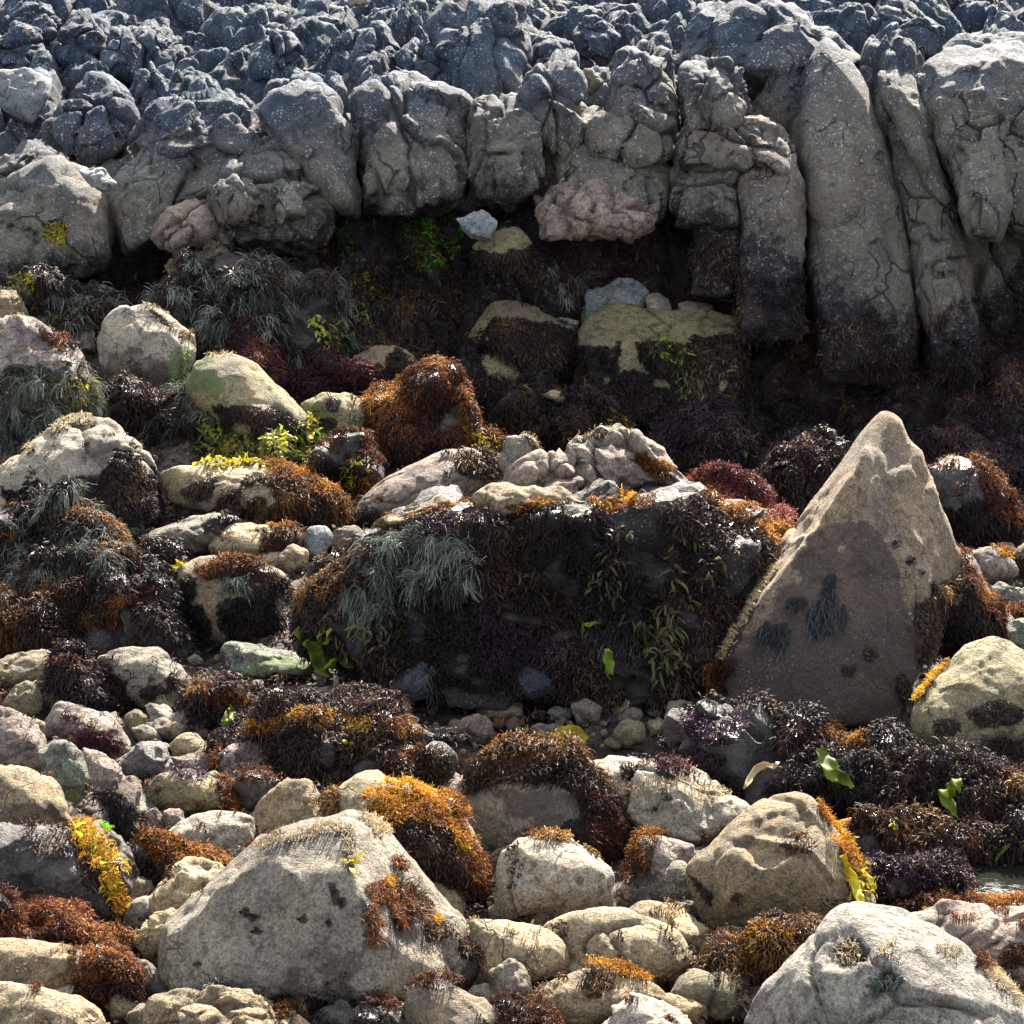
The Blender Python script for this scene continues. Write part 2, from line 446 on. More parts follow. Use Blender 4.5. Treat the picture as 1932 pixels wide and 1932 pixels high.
WM = {
 'dark': weed_mat("weed_dark", [(0, (0.006, 0.005, 0.006)), (0.5, (0.018, 0.012, 0.013)), (0.75, (0.045, 0.025, 0.021)), (0.9, (0.075, 0.042, 0.026)), (1, (0.11, 0.08, 0.045))], 0.5, 0.2),
 'brown': weed_mat("weed_brown", [(0, (0.010, 0.007, 0.006)), (0.4, (0.03, 0.016, 0.010)), (0.7, (0.085, 0.04, 0.016)), (0.9, (0.17, 0.085, 0.025)), (1, (0.24, 0.16, 0.06))], 0.5, 0.25),
 'rust': weed_mat("weed_rust", [(0, (0.012, 0.007, 0.006)), (0.3, (0.045, 0.016, 0.010)), (0.55, (0.105, 0.036, 0.014)), (0.8, (0.22, 0.085, 0.026)), (1, (0.42, 0.23, 0.055))], 0.55, 0.3),
 'orange': weed_mat("weed_orange", [(0, (0.025, 0.010, 0.006)), (0.3, (0.12, 0.042, 0.010)), (0.55, (0.32, 0.13, 0.016)), (0.8, (0.52, 0.27, 0.022)), (1, (0.62, 0.46, 0.07))], 0.55, 0.35),
 'yellow': weed_mat("weed_yellow", [(0, (0.10, 0.075, 0.008)), (0.5, (0.34, 0.26, 0.015)), (1, (0.55, 0.50, 0.05))], 0.4, 0.4),
 'feather': weed_mat("weed_feather", [(0, (0.020, 0.023, 0.020)), (0.4, (0.082, 0.096, 0.078)), (0.75, (0.165, 0.185, 0.155)), (1, (0.28, 0.305, 0.265))], 0.65, 0.2),
 'red': weed_mat("weed_red", [(0, (0.012, 0.006, 0.008)), (0.45, (0.055, 0.012, 0.017)), (0.75, (0.14, 0.03, 0.032)), (1, (0.30, 0.11, 0.08))], 0.5, 0.25),
 'purple': weed_mat("weed_purple", [(0, (0.012, 0.006, 0.012)), (0.6, (0.05, 0.024, 0.045)), (1, (0.16, 0.10, 0.15))], 0.4),
 'green':  weed_mat("weed_green", [(0, (0.03, 0.09, 0.006)), (0.5, (0.09, 0.28, 0.01)), (1, (0.20, 0.46, 0.02))], 0.45, 0.35),
 'lime':   weed_mat("weed_lime", [(0, (0.035, 0.055, 0.010)), (0.5, (0.13, 0.18, 0.02)), (1, (0.33, 0.36, 0.06))], 0.4, 0.4),
 'olive':  weed_mat("weed_olive", [(0, (0.02, 0.022, 0.008)), (0.5, (0.07, 0.068, 0.028)), (1, (0.15, 0.15, 0.07))], 0.4, 0.3),
 'blue':   weed_mat("weed_blue", [(0, (0.012, 0.015, 0.018)), (0.6, (0.032, 0.040, 0.046)), (1, (0.095, 0.11, 0.12))], 0.4),
 'straw':  weed_mat("weed_straw", [(0, (0.14, 0.09, 0.045)), (0.5, (0.33, 0.25, 0.14)), (1, (0.52, 0.44, 0.28))], 0.7, 0.2),
}
# kind: (min length, max length, width, segments, out, random, droop, curl, strands per m2, strands per tuft, leafy)
WK = {
 'dark':   (0.04, 0.115, 0.0115, 5, 0.14, 0.75, 0.55, 0.36, 4000, 1, False),
 'brown':  (0.035, 0.10, 0.0105, 5, 0.14, 0.75, 0.52, 0.40, 4800, 1, False),
 'rust':   (0.03, 0.085, 0.0082, 5, 0.15, 0.75, 0.48, 0.45, 6800, 1, False),
 'orange': (0.022, 0.07, 0.0072, 4, 0.20, 0.80, 0.35, 0.55, 8500, 1, False),
 'yellow': (0.04, 0.09, 0.020, 3, 0.25, 1.0, 0.50, 0.40, 1700, 1, True),
 'feather': (0.09, 0.22, 0.0064, 6, 0.22, 0.50, 0.58, 0.26, 125, 30, False),
 'red':    (0.025, 0.08, 0.0078, 4, 0.18, 0.85, 0.35, 0.6, 7500, 1, False),
 'purple': (0.025, 0.08, 0.0082, 4, 0.18, 0.85, 0.35, 0.6, 6200, 1, False),
 'green':  (0.015, 0.045, 0.0110, 3, 0.2, 1.0, 0.4, 0.5, 5500, 1, False),
 'lime':   (0.05, 0.13, 0.026, 4, 0.22, 0.9, 0.50, 0.40, 560, 1, True),
 'olive':  (0.05, 0.14, 0.020, 4, 0.22, 0.9, 0.60, 0.35, 950, 1, True),
 'blue':   (0.07, 0.15, 0.0080, 5, 0.15, 0.45, 0.70, 0.20, 4200, 1, False),
 'straw':  (0.02, 0.05, 0.0085, 3, 0.16, 1.0, 0.35, 0.75, 4500, 1, False),
}

def strands(kind, P, N, rng, Ls=1.0, Ws=1.0):
    """ribbon fronds rooted at P with surface normals N: vertices, quads, per-vertex random value"""
    L0, L1, w, S, a, b, g, curl, _, tuft, leafy = WK[kind]
    if tuft > 1:
        P = np.repeat(P, tuft, 0) ; N = np.repeat(N, tuft, 0)
        base = np.repeat(rng.normal(size=(len(P) // tuft, 3)) * 0.45, tuft, 0)
        P = P + rng.normal(size=P.shape) * 0.012
    else:
        base = 0
        ca = 0.004 if kind in ('green', 'straw', 'blue') else 0.010 if leafy else 0.034 * Ls
        P = P + N * (np.maximum(fbm(P * 8.0, 3, 91) + 0.15, 0) * ca + np.maximum(fbm(P * 21.0, 2, 92), 0) * ca * 0.5)[:, None]   # clumps
    n = len(P)
    rnd = rng.random(n)
    if tuft > 1: rnd = np.clip(np.repeat(rng.random(n // tuft) ** 1.3, tuft) * 0.85 + rnd * 0.35 - 0.12, 0, 1)
    else: rnd = np.clip(rnd * 0.50 + 0.55 * (0.45 + 0.75 * fbm(P * 3.2, 4, 93)) + 0.10 * fbm(P * 9.0, 2, 91), 0, 1)
    L = (L0 + (L1 - L0) * rng.random(n)) * Ls
    d = nrm(N * a + rng.normal(size=(n, 3)) * b * 0.6 + base + np.array([0, 0, -0.15]))
    d = np.where(((d * N).sum(1) < 0.05)[:, None], nrm(d + N * 0.6), d)
    side = nrm(np.cross(d, N) + rng.normal(size=(n, 3)) * 0.45)      # blades lie flat on what they grow on
    cur = P - N * 0.006
    rings = []
    for k in range(S + 1):
        t = k / S
        ww = w * Ws * (0.35 + 0.65 * math.sin(math.pi * min(1, t * 0.85 + 0.18))) if leafy else w * Ws * (1.0 - 0.55 * t)
        jw = ww * (0.7 + 0.6 * rng.random(n)) * 0.5
        rings.append(cur - side * jw[:, None]); rings.append(cur + side * jw[:, None])
        if k < S:
            cur = cur + d * (L / S)[:, None]
            off = ((cur - P) * N).sum(1)
            need = np.maximum(0.010 + 0.01 * rng.random(n) - off, 0)
            cur = cur + N * need[:, None]
            d = nrm(d + np.array([0, 0, -g]) + rng.normal(size=(n, 3)) * curl)
            side = nrm(side + rng.normal(size=(n, 3)) * 0.25)
    V = np.stack(rings, 1)                       # n, 2(S+1), 3
    m = 2 * (S + 1)
    q = np.array([[2 * k, 2 * k + 1, 2 * k + 3, 2 * k + 2] for k in range(S)])
    F = (np.arange(n)[:, None, None] * m + q[None]).reshape(-1, 4)
    return V.reshape(-1, 3), F, np.repeat(rnd, m)

def face_data(V, F):
    A, B, C = V[F[:, 0]], V[F[:, 1]], V[F[:, 2]]
    c = np.cross(B - A, C - A)
    ar = np.linalg.norm(c, axis=1)
    return (A + B + C) / 3, c / np.maximum(ar, 1e-12)[:, None], ar / 2

def grow(kind, V, F, sel, fc, fn, fa, rng, dens=1.0, Ls=1.0, Ws=1.0, cap=26000):
    idx = np.nonzero(sel)[0]
    if not len(idx): return None
    area = fa[idx].sum()
    nf = float(np.clip(np.linalg.norm(fc[idx[0]] - CAM) / 16.0, 0.5, 1.15))      # fronds of the front rows are modelled finer
    if not WK[kind][10]: dens = dens / nf ** 1.6; Ws = Ws * nf; Ls = Ls * (0.35 + 0.65 * nf)
    n = int(min(cap, max(6, WK[kind][8] * area * dens)))
    pick = rng.choice(idx, n, p=fa[idx] / area)
    u, v = rng.random(n), rng.random(n)
    sw = u + v > 1
    u = np.where(sw, 1 - u, u); v = np.where(sw, 1 - v, v)
    A, B, C = V[F[pick, 0]], V[F[pick, 1]], V[F[pick, 2]]
    P = A + (B - A) * u[:, None] + (C - A) * v[:, None]
    return strands(kind, P, fn[pick], rng, Ls, Ws)

WEEDWORD = {'dark': 'dark matted seaweed', 'brown': 'brown matted seaweed', 'rust': 'rust brown tangled seaweed', 'orange': 'orange tangled seaweed',
            'yellow': 'yellow seaweed blades', 'feather': 'drooping grey green feathery seaweed', 'red': 'crimson seaweed', 'purple': 'purple tinged seaweed',
            'green': 'bright green algae', 'lime': 'lime green seaweed blades', 'olive': 'olive seaweed blades', 'blue': 'blue black drooping tufts',
            'straw': 'dry straw coloured seaweed'}

FROND = {'dark': 'matted_fronds', 'brown': 'matted_fronds', 'rust': 'tangled_fronds', 'orange': 'tangled_fronds', 'red': 'branching_fronds', 'purple': 'branching_fronds',
         'yellow': 'bladed_fronds', 'lime': 'bladed_fronds', 'olive': 'bladed_fronds', 'feather': 'feathery_fronds', 'green': 'algae_fronds', 'blue': 'tufted_fronds', 'straw': 'dried_fronds'}

def patches(ob, V, F, weed, rng, loc):
    """fronds growing on a finished stone: one child mesh per patch; returns the mask of overgrown vertices"""
    fc, fn, fa = face_data(V, F)
    vis = (fn @ FWD < 0.35) & (fn[:, 2] > -0.75)
    pc = project(fc)
    wob = np.stack([fbm(fc * 5.0, 3, 71), fbm(fc * 5.0, 3, 72)], -1) * 16
    wv = np.zeros(len(V)); films = {'film': np.zeros(len(V)), 'mauve': np.zeros(len(V))}
    for wd in weed:
        poly, kind = wd[0], wd[1]
        dens = wd[2] if len(wd) > 2 else 1.0
        Ls = wd[3] if len(wd) > 3 else 1.0
        if poly == 'tufts': sel = vis & (fn[:, 2] > -0.3) & (fbm(fc * 11.0 + 31.0, 3, 83) > 0.62)
        elif poly is None: sel = vis & (fc[:, 2] > loc[2] - 0.08) & (fbm(fc * 2.4, 4, 79) > (-0.42 if dens > 0.75 else -0.05))
        elif isinstance(poly, str) and poly[0].isdigit():                # 'top': everything that faces up
            sel = vis & (fn[:, 2] + 0.25 * fbm(fc * 4, 3, 9) > float(poly))
        else:
            pa = np.array(poly, float)
            wk = min(1.0, np.ptp(pa, axis=0).min() / 75.0)
            sel = vis & inside(poly, pc + wob * wk)
            if wk > 0.5: sel &= fbm(fc * 4.0, 3, 80) > (-0.75 if dens >= 1 else -0.4)
        if kind in films:
            films[kind][F[sel].ravel()] = 1.0
            continue
        if kind == 'dark' and poly is not None: Ls *= 0.6
        if dens >= 0.5 and poly != 'tufts': wv[F[sel].ravel()] = 1.0
        r = grow(kind, V, F, sel, fc, fn, fa, rng, dens, Ls)
        if r is None: continue
        c = new_obj(FROND[kind], r[0], r[1], WM[kind], ob, loc, {"rnd": r[2]}, smooth=True)
        if sum(q[1] not in films for q in weed) > 1: c["label"] = WEEDWORD[kind]
    return wv, films
# ------------------------------------------------------------------ stones
def blob(out, D, T, p, seed, lv, front=None, back=1.0, jit=0.12, lean=0.0, flat=False):
    """radial solid from an outline standing at view distance D, half thickness T; returns verts, faces"""
    rng = np.random.default_rng(seed)
    o = np.array(out, float)
    c = o.mean(0) * 0.5 + (o.min(0) + o.max(0)) * 0.25
    y0, y1 = o[:, 1].min(), o[:, 1].max()
    lk = lean * D * 2 * TAN / 1932
    def at(q, dd): return CAM + ray(q[0], q[1]) * (D - dd + lk * (y1 - q[1]))
    pts = [at(q, rng.uniform(-0.12, 0.12) * T) for q in o]
    if front is None:
        for s, k in (((0.84, 0.72), (0.45, 1.0)) if flat else ((0.72, 0.66), (0.34, 1.0))):
            for q in o:
                q2 = c + s * (q - c)
                rel = (q2[1] - y0) / (y1 - y0)
                pts.append(at(q2, T * k * (0.45 + 0.62 * rel) * (1 + rng.uniform(-jit, jit))))
    else:
        for x, y, k in front: pts.append(at((x, y), T * k))
    for s, k in ((0.7, 0.7), (0.35, 1.0)):
        for q in o[::2]:
            pts.append(at(c + s * (q - c), -T * back * k * (1 + rng.uniform(-jit, jit))))
    pts = np.array(pts)
    ctr = (pts.min(0) + pts.max(0)) / 2
    ext = np.maximum((pts.max(0) - pts.min(0)) / 2, 1e-3)
    Nn, H = hull_planes((pts - ctr) / ext)
    d, F = ico(lv)
    A = np.maximum(d @ Nn.T, 0) / H
    r = (A ** p).sum(1) ** (-1.0 / p)
    r *= 2 ** (0.55 / p) * (1.022 if p >= 50 else 1.09 if flat else 1.0)
    return ctr + d * r[:, None] * ext, F, d, ext

def rough_up(V, F, d, ext, style, seed, amp=1.0):
    s = float(np.cbrt(ext.prod()))
    n = nrm(d / ext)
    off = np.array([seed * 3.71 % 50, seed * 1.93 % 50, seed * 7.77 % 50])
    Q = V + off
    cr = np.zeros(len(V))
    h = fbm(Q * (0.9 / s), 3, 3) * 0.060 * s + fbm(Q * (2.6 / s), 3, 5) * 0.026 * s + fbm(Q * 11, 3, 7) * 0.0065 + fbm(Q * 32, 2, 8) * 0.003
    if style == 'plain':                         # broad flat faces kept, only weathered
        f1, f2, cid, tl = worley(Q * (2.1 / s) + fbm(Q * (2.0 / s), 2, 18)[:, None] * 0.25, 16)
        h = h * 0.6 + np.abs(fbm(Q * 4.0, 3, 15)) * -0.018 + tl * 0.035 * s * sm(0, 0.12, f2 - f1) - np.exp(-((f2 - f1) / 0.03) ** 2) * 0.012 * sm(0, 0.3, fbm(Q * 1.5, 2, 17))
    if style in ('round', 'layer', 'crack'):
        f1, f2, cid, tl = worley(Q * (1.25 / s) + fbm(Q * (1.5 / s), 2, 19)[:, None] * 0.2, 20)
        h += tl * 0.085 * s * sm(0.0, 0.10, f2 - f1) + (cid - 0.5) * 0.03 * s * sm(0.0, 0.15, f2 - f1)
    if style == 'angular':
        f1, f2, cid, tl = worley(Q * (1.5 / s), 21)
        h += (cid - 0.5) * 0.05 * s * sm(0.0, 0.12, f2 - f1) + tl * 0.13 * s * sm(0.0, 0.08, f2 - f1)
        h += -np.abs(fbm(Q * (1.7 / s), 3, 13)) * 0.03 * s
    elif style == 'layer':                       # bedded stone: grooves along tilted planes
        t = (Q[:, 2] * 0.93 - Q[:, 0] * 0.34) * (3.2 / s) + fbm(Q * (1.1 / s), 3, 31) * 0.7
        g = np.abs((t % 1.0) - 0.5)
        gg = np.exp(-((0.5 - g) / 0.09) ** 2) * sm(-0.4, 0.2, fbm(Q * (1.0 / s), 2, 33))
        h += -gg * 0.045 * s + (np.floor(t) % 2 - 0.5) * 0.012 * s
        cr = gg
    elif style == 'crag':                        # jointed bedrock: tilted blocks parted by upright cracks
        W = Q + np.stack([fbm(Q * 1.4, 3, 41), fbm(Q * 1.4, 3, 42), fbm(Q * 1.4, 3, 43)], -1) * 0.13
        f1, f2, cid, tl = worley(W * np.array([2.5, 2.5, 0.85]), 23)
        e = f2 - f1
        c1 = np.exp(-(e / 0.045) ** 2)
        h += (tl * 0.09 + (cid - 0.5) * 0.06) * sm(0, 0.14, e) - c1 * 0.07
        f1, f2, cid, tl = worley(W * np.array([5.4, 5.4, 2.6]), 24)
        e = f2 - f1
        c2 = np.exp(-(e / 0.06) ** 2) * sm(-0.25, 0.25, fbm(Q * 1.8, 2, 44))
        h += (tl * 0.025 + (cid - 0.5) * 0.02) * sm(0, 0.14, e) - c2 * 0.022
        f1, f2, cid, tl = worley(W * np.array([12.0, 12.0, 7.0]), 25)
        h += tl * 0.010 * sm(0, 0.12, f2 - f1) + fbm(Q * np.array([10, 10, 2.4]), 3, 46) * 0.014
        cr = np.maximum(c1, c2 * 0.8)
    elif style == 'knob':
        W = Q + np.stack([fbm(Q * 1.6, 3, 41), fbm(Q * 1.6, 3, 42), fbm(Q * 1.6, 3, 43)], -1) * 0.16
        f1, f2, cid, tl = worley(W * np.array([4.5, 4.5, 4.0]), 23)
        e = f2 - f1
        cr = np.exp(-(e / 0.055) ** 2)
        h += (np.sqrt(np.clip(1 - (f1 / 0.95) ** 2, 0, 1)) - 0.6) * 0.10 + (tl * 0.07 + (cid - 0.5) * 0.06) * sm(0, 0.1, e) - cr * 0.03
        f1, f2, cid, tl = worley(W * 11.0, 24)
        h += tl * 0.035 * sm(0, 0.1, f2 - f1) - np.exp(-((f2 - f1) / 0.08) ** 2) * 0.012
    elif style == 'crack':                       # smooth granite with a few long cracks
        W = Q + np.stack([fbm(Q * 1.2, 3, 51), fbm(Q * 1.2, 3, 52), fbm(Q * 1.2, 3, 53)], -1) * 0.22
        f1, f2, cid, tl = worley(W * np.array([2.1, 2.1, 0.95]), 27)
        e = f2 - f1
        cr = np.exp(-(e / 0.03) ** 2) * sm(-0.25, 0.2, fbm(Q * 1.1, 2, 55))
        h += -cr * 0.05 + (cid - 0.5) * 0.07 * sm(0, 0.15, e) + fbm(Q * 3.2, 4, 57) * 0.035
    elif style == 'mound':
        W = Q + np.stack([fbm(Q * 2.0, 3, 63), fbm(Q * 2.0, 3, 64), fbm(Q * 2.0, 3, 65)], -1) * 0.12
        f1, f2, cid, tl = worley(W * (3.0 / min(1.0, s / 0.33)), 66)
        ms = min(1.0, s / 0.33)
        h += fbm(Q * (1.6 / s), 3, 68) * 0.10 * s + ms * ((np.sqrt(np.clip(1 - f1 ** 2, 0, 1)) - 0.6) * 0.15 + (tl * 0.20 + (cid - 0.5) * 0.14) * sm(0, 0.15, f2 - f1)) + fbm(Q * 5.0, 3, 61) * 0.04 * ms
    return V + n * (h * amp)[:, None], cr

_seed = [100]
def stone(name, label, out, base, tone, cat='boulder', th=1.0, p=14, style='round', weed=(), lv=None, front=None, dd=0.0,
          group='boulders strewn over the shore', pieces=(), mat=None, fn=None, amp=1.0, back=1.0, at=None, parent=None, kind=None, T=None, lean=0.0, flat=False):
    """a stone whose outline (photo points) stands at the distance where its foot meets the terrain"""
    _seed[0] += 1
    sd = _seed[0]
    rng = np.random.default_rng(sd)
    o = np.array(out, float)
    cx = (o[:, 0].min() + o[:, 0].max()) / 2
    if at is None:
        G = hit(cx, base, fn or terrain)
        D0 = (G - CAM) @ FWD
    else:
        D0 = at
    mpp = D0 * 2 * TAN / 1932
    w = np.ptp(o[:, 0]) * mpp; hh = np.ptp(o[:, 1]) * mpp
    TT = T if T else th * 0.46 * math.sqrt(w * min(w, hh * 1.15))
    D = D0 + 0.5 * TT + dd
    Vs, Fs, Cs, n0 = [], [], [], 0
    for k, (oo, ff, ddk, tk) in enumerate([(out, front, 0.0, 1.0)] + [tuple(q) + (None, 0.0, 1.0)[len(q) - 1:] for q in pieces]):
        size = max(np.ptp(np.array(oo, float), axis=0))
        l = lv or (6 if size > 300 else 5 if size > 70 else 4)
        V, F, d, ext = blob(oo, D + ddk, TT * tk, p, sd * 13 + k, l, ff, back, 0.12, lean, flat)
        V, cr = rough_up(V, F, d, ext, style, sd + k * 5, amp)
        Vs.append(V); Fs.append(F + n0); Cs.append(cr); n0 += len(V)
    V = np.concatenate(Vs); F = np.concatenate(Fs); cr = np.concatenate(Cs)
    loc = np.array([(V[:, 0].min() + V[:, 0].max()) / 2, (V[:, 1].min() + V[:, 1].max()) / 2, V[:, 2].min()])
    if at is None and fn is None: loc[2] = max(loc[2], float(G[2]))
    ob = new_obj(name, V, F, mat or RM(tone), parent, loc, {"weed": np.zeros(len(V)), "crack": cr, "film": np.zeros(len(V)), "mauve": np.zeros(len(V))})
    if parent is None: tag(ob, label, cat, group, kind)
    elif label: ob["label"] = label
    if cat in ('boulder', 'rock slab') and fn is None and len(weed) < 5:      # small tufts here and there
        weed = list(weed) + [('tufts', ('rust', 'brown', 'dark', 'brown', 'straw')[sd % 5], 0.7, 0.5)]
    if weed:
        wv, films = patches(ob, V, F, weed, rng, loc)
        for an, av in films.items(): ob.data.attributes[an].data.foreach_set("value", av.astype(np.float32))
        ob.data.attributes["weed"].data.foreach_set("value", wv.astype(np.float32))
    return ob

# ------------------------------------------------------------------ ground
def axis(segs):
    return np.unique(np.concatenate([np.arange(a, b, s) for a, b, s in segs]).round(5))

def grid(xs, ys):
    X, Y = np.meshgrid(xs, ys)
    n, m = len(xs), len(ys)
    i = (np.arange(m - 1)[:, None] * n + np.arange(n - 1)[None]).ravel()
    return X.ravel(), Y.ravel(), np.stack([i, i + 1, i + n + 1, i + n], -1)

def shore_mat():
    t = NT("wet_shore"); g = t.n("ShaderNodeNewGeometry"); v = g.outputs["Position"]
    n1 = t.noise(v, 1.1, 6, 0.6); n2 = t.noise(v, 7, 6, 0.7); n3 = t.noise(v, 60, 3, 0.7)
    col = t.mix(t.step(n2, 0.4, 0.65), (0.018, 0.015, 0.014), (0.065, 0.052, 0.042))
    col = t.mix(t.math('MULTIPLY', t.step(n1, 0.52, 0.66), 0.6), col, (0.15, 0.125, 0.095))
    col = t.mix(0.6, col, t.ramp(n3, [(0.3, 0.3), (0.7, 1.2)]), 'MULTIPLY')
    vo = t.voro(v, 16)
    h = t.math('ADD', t.math('MULTIPLY', t.step(vo.outputs["Distance"], 0.75, 0.1), 0.9), n2)
    return t.finish(col, 0.8, t.bump(h, 0.9, 0.04), 0.2)

xs = axis([(-60, -12, 4), (-12, -5, 0.4), (-5, 5, 0.045), (5, 12, 0.4), (12, 60.1, 4)])
ys = axis([(-30, 6, 3), (6, 7, 0.25), (7, 19.6, 0.045)])
X, Y, FQ = grid(xs, ys)
Pn = np.stack([X, Y, X * 0], -1)
Z = ground_z(X, Y) - 0.03 + fbm(Pn * 1.3, 3, 3) * 0.05 + np.maximum(fbm(Pn * 4.0, 4, 5), -0.2) * 0.05 + fbm(Pn * 14, 3, 6) * 0.012
def pool_dip(cx, cy, r, depth): return -depth * np.exp(-(((X - cx) ** 2 + (Y - cy) ** 2) / r ** 2) ** 2)
PO1 = hit(1915, 1672, ground_z); PO2 = hit(1800, 858, ground_z)
Z = Z + pool_dip(PO1[0], PO1[1], 0.5, 0.14) + pool_dip(PO2[0], PO2[1], 0.55, 0.10)
shore = new_obj("shore_ground", np.stack([X, Y, Z], -1), FQ, shore_mat())
tag(shore, kind='structure')

# ------------------------------------------------------------------ cliff
xs = axis([(-40, -10, 2), (-10, -5.6, 0.06), (-5.6, 5.6, 0.021), (5.6, 10, 0.06), (10, 40.1, 2)])
ys = axis([(FOOT - 0.5, FOOT + 1.9, 0.013), (FOOT + 1.9, 26.0, 0.024), (26, 32, 0.07), (32, 60, 3)])
X, Y, FQ = grid(xs, ys)
sh = 0.32 - 0.30 * (1 - sm(FOOT - 0.2, FOOT + 0.7, Y)) + 0.10 * sm(FOOT + 0.3, FOOT + 1.0, Y) * (1 - sm(FOOT + 1.3, FOOT + 3.2, Y))
Z = cliff_z(X, Y - sh)
Z = np.where(Y < FOOT - 0.2, Z - 0.3, Z)
e = 0.01
nx = 0 * X; ny = -(cliff_z(X, Y - sh + 0.15) - cliff_z(X, Y - sh - 0.15)) / 0.3
Nv = nrm(np.stack([nx, ny, np.ones_like(nx)], -1))
P0 = np.stack([X, Y, Z], -1)
fine = (np.abs(X) < 9.95) & (Y < 31.9)
Q = P0[fine]
W = Q + np.stack([fbm(Q * 0.9, 3, 141), fbm(Q * 0.9, 3, 142), fbm(Q * 0.9, 3, 143)], -1) * 0.22
up = sm(2.2, 2.9, Q[:, 2])
f1, f2, cid, tl = worley(W * np.array([1.75, 1.15, 0.95]), 61)
ed = f2 - f1
dome = np.sqrt(np.clip(1 - (f1 / 0.85) ** 2, 0, 1))
h = (dome - 0.55) * (0.16 + 0.36 * up) + (tl * 0.14 + (cid - 0.4) * 0.22) * sm(0, 0.16, ed)
cr1 = np.exp(-(ed / 0.05) ** 2)
f1, f2, cid, tl = worley(W * np.array([4.2, 3.4, 2.4]), 62)
ed = f2 - f1
h += (np.sqrt(np.clip(1 - (f1 / 0.9) ** 2, 0, 1)) - 0.55) * 0.13 + (tl * 0.07 + (cid - 0.5) * 0.06) * sm(0, 0.14, ed)
cr2 = np.exp(-(ed / 0.06) ** 2)
h -= cr2 * 0.03
f1, f2, cid, tl = worley(W * np.array([10.0, 8.0, 6.5]), 63)
h += tl * 0.03 * sm(0, 0.14, f2 - f1) + (cid - 0.5) * 0.015 * sm(0, 0.14, f2 - f1)
h += fbm(Q * 3.0, 4, 64) * 0.035 + fbm(Q * 16, 3, 65) * 0.010
cr = np.clip(cr1 + cr2 * 0.7 * sm(-0.2, 0.3, fbm(Q * 1.7, 2, 66)), 0, 1)
Dv = nrm(Nv[fine] * np.array([1, 0.75, 1]) + np.array([0, 0, 0.25]))
P0[fine] = Q + Dv * (h - 0.10)[:, None] + np.stack([fbm(Q * 2, 3, 67) * 0.05, h * 0, h * 0], -1)
crack = np.zeros(len(P0)); crack[fine] = cr
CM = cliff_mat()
cliff = bpy.data.objects.new("cliff", None); COL.objects.link(cliff)
cliff.location = (0, FOOT, 0); tag(cliff, kind='structure')
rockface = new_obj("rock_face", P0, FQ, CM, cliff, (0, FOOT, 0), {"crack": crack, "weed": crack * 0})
CV, CF = P0, np.concatenate([FQ[:, [0, 1, 2]], FQ[:, [0, 2, 3]]])
cfc, cfn, cfa = face_data(CV, CF)
flip = cfn[:, 2] < 0
cfn[flip] *= -1
cpc = project(cfc)
cwob = np.stack([fbm(cfc * 4, 3, 71), fbm(cfc * 4, 3, 72)], -1) * 20
def wall_weed(poly, kind, dens=1.0, Ls=1.0, label=None, zmax=None):
    sel = (np.abs(cfc[:, 0]) < 5.6) & (cfn[:, 1] < 0.6) & (cfc[:, 1] < 20.8)
    sel &= inside(poly, cpc + cwob)
    sel &= fbm(cfc * 3.2, 3, 78) > (-0.55 if kind == 'dark' else -0.6 if kind == 'green' else -0.35)
    if zmax is not None: sel &= cfc[:, 2] + 0.35 * fbm(cfc * 1.5, 3, 77) < band_z(cfc[:, 0]) + zmax
    r = grow(kind, CV, CF, sel, cfc, cfn, cfa, np.random.default_rng(len(poly) + abs(int(poly[0][0])) + 1), dens, Ls, cap=42000)
    if r is None: return
    c = new_obj(FROND[kind], r[0], r[1], WM[kind], cliff, (0, FOOT, 0), {"rnd": r[2]})
    c["label"] = label or WEEDWORD[kind]
# ------------------------------------------------------------------ bedrock buttresses of the cliff (photo points, 1932 px wide)
def crag(name, label, out, base, style='crag', cat='rock outcrop', th=1.15, p=26, dd=-0.26, lean=0.30, weed=(), front=None, pieces=(), mat=None, group='bedrock buttresses of the cliff', amp=1.0):
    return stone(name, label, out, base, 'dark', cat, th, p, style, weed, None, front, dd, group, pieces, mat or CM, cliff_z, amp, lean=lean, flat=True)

B = 'rock_buttress'
crag(B, 'tall pointed granite pillar with a smooth broad face, highest of the right buttresses',
     [(1526,130),(1556,87),(1576,95),(1601,125),(1626,170),(1651,220),(1671,300),(1691,350),(1706,415),(1716,500),(1726,640),(1700,700),(1560,700),(1540,585),(1526,500),(1513,350),(1511,280),(1515,240),(1510,185)], 600, 'plain', dd=-.34, weed=[([(1530,600),(1720,590),(1735,720),(1540,720)],'dark',.6)],
     pieces=[([(1519,290),(1545,225),(1590,222),(1631,270),(1640,330),(1620,420),(1560,450),(1522,400)], None, .20, 1.0),
             ([(1524,500),(1540,425),(1580,405),(1660,420),(1700,500),(1706,590),(1640,640),(1545,610)], None, -0.06, 0.9)], amp=0.8)
crag(B, 'square topped granite slab like a block, left of the tall pointed pillar',
     [(1388,297),(1400,292),(1506,290),(1512,330),(1514,450),(1520,560),(1518,640),(1400,640),(1392,520),(1398,500),(1396,350)], 560, 'plain', p=50, amp=1.6, lean=0.2, dd=-.5, weed=[([(1385,525),(1420,515),(1525,520),(1530,660),(1390,660)],'dark',.8)])
crag(B, 'long narrow granite rib slanting down right of the tall pillar',
     [(1676,250),(1691,230),(1716,260),(1761,300),(1786,360),(1806,450),(1815,520),(1850,620),(1840,700),(1760,700),(1740,580),(1731,500),(1711,400),(1691,320)], 600, 'crack', amp=0.9, weed=[([(1745,575),(1850,560),(1860,720),(1750,720)],'dark',.6)])
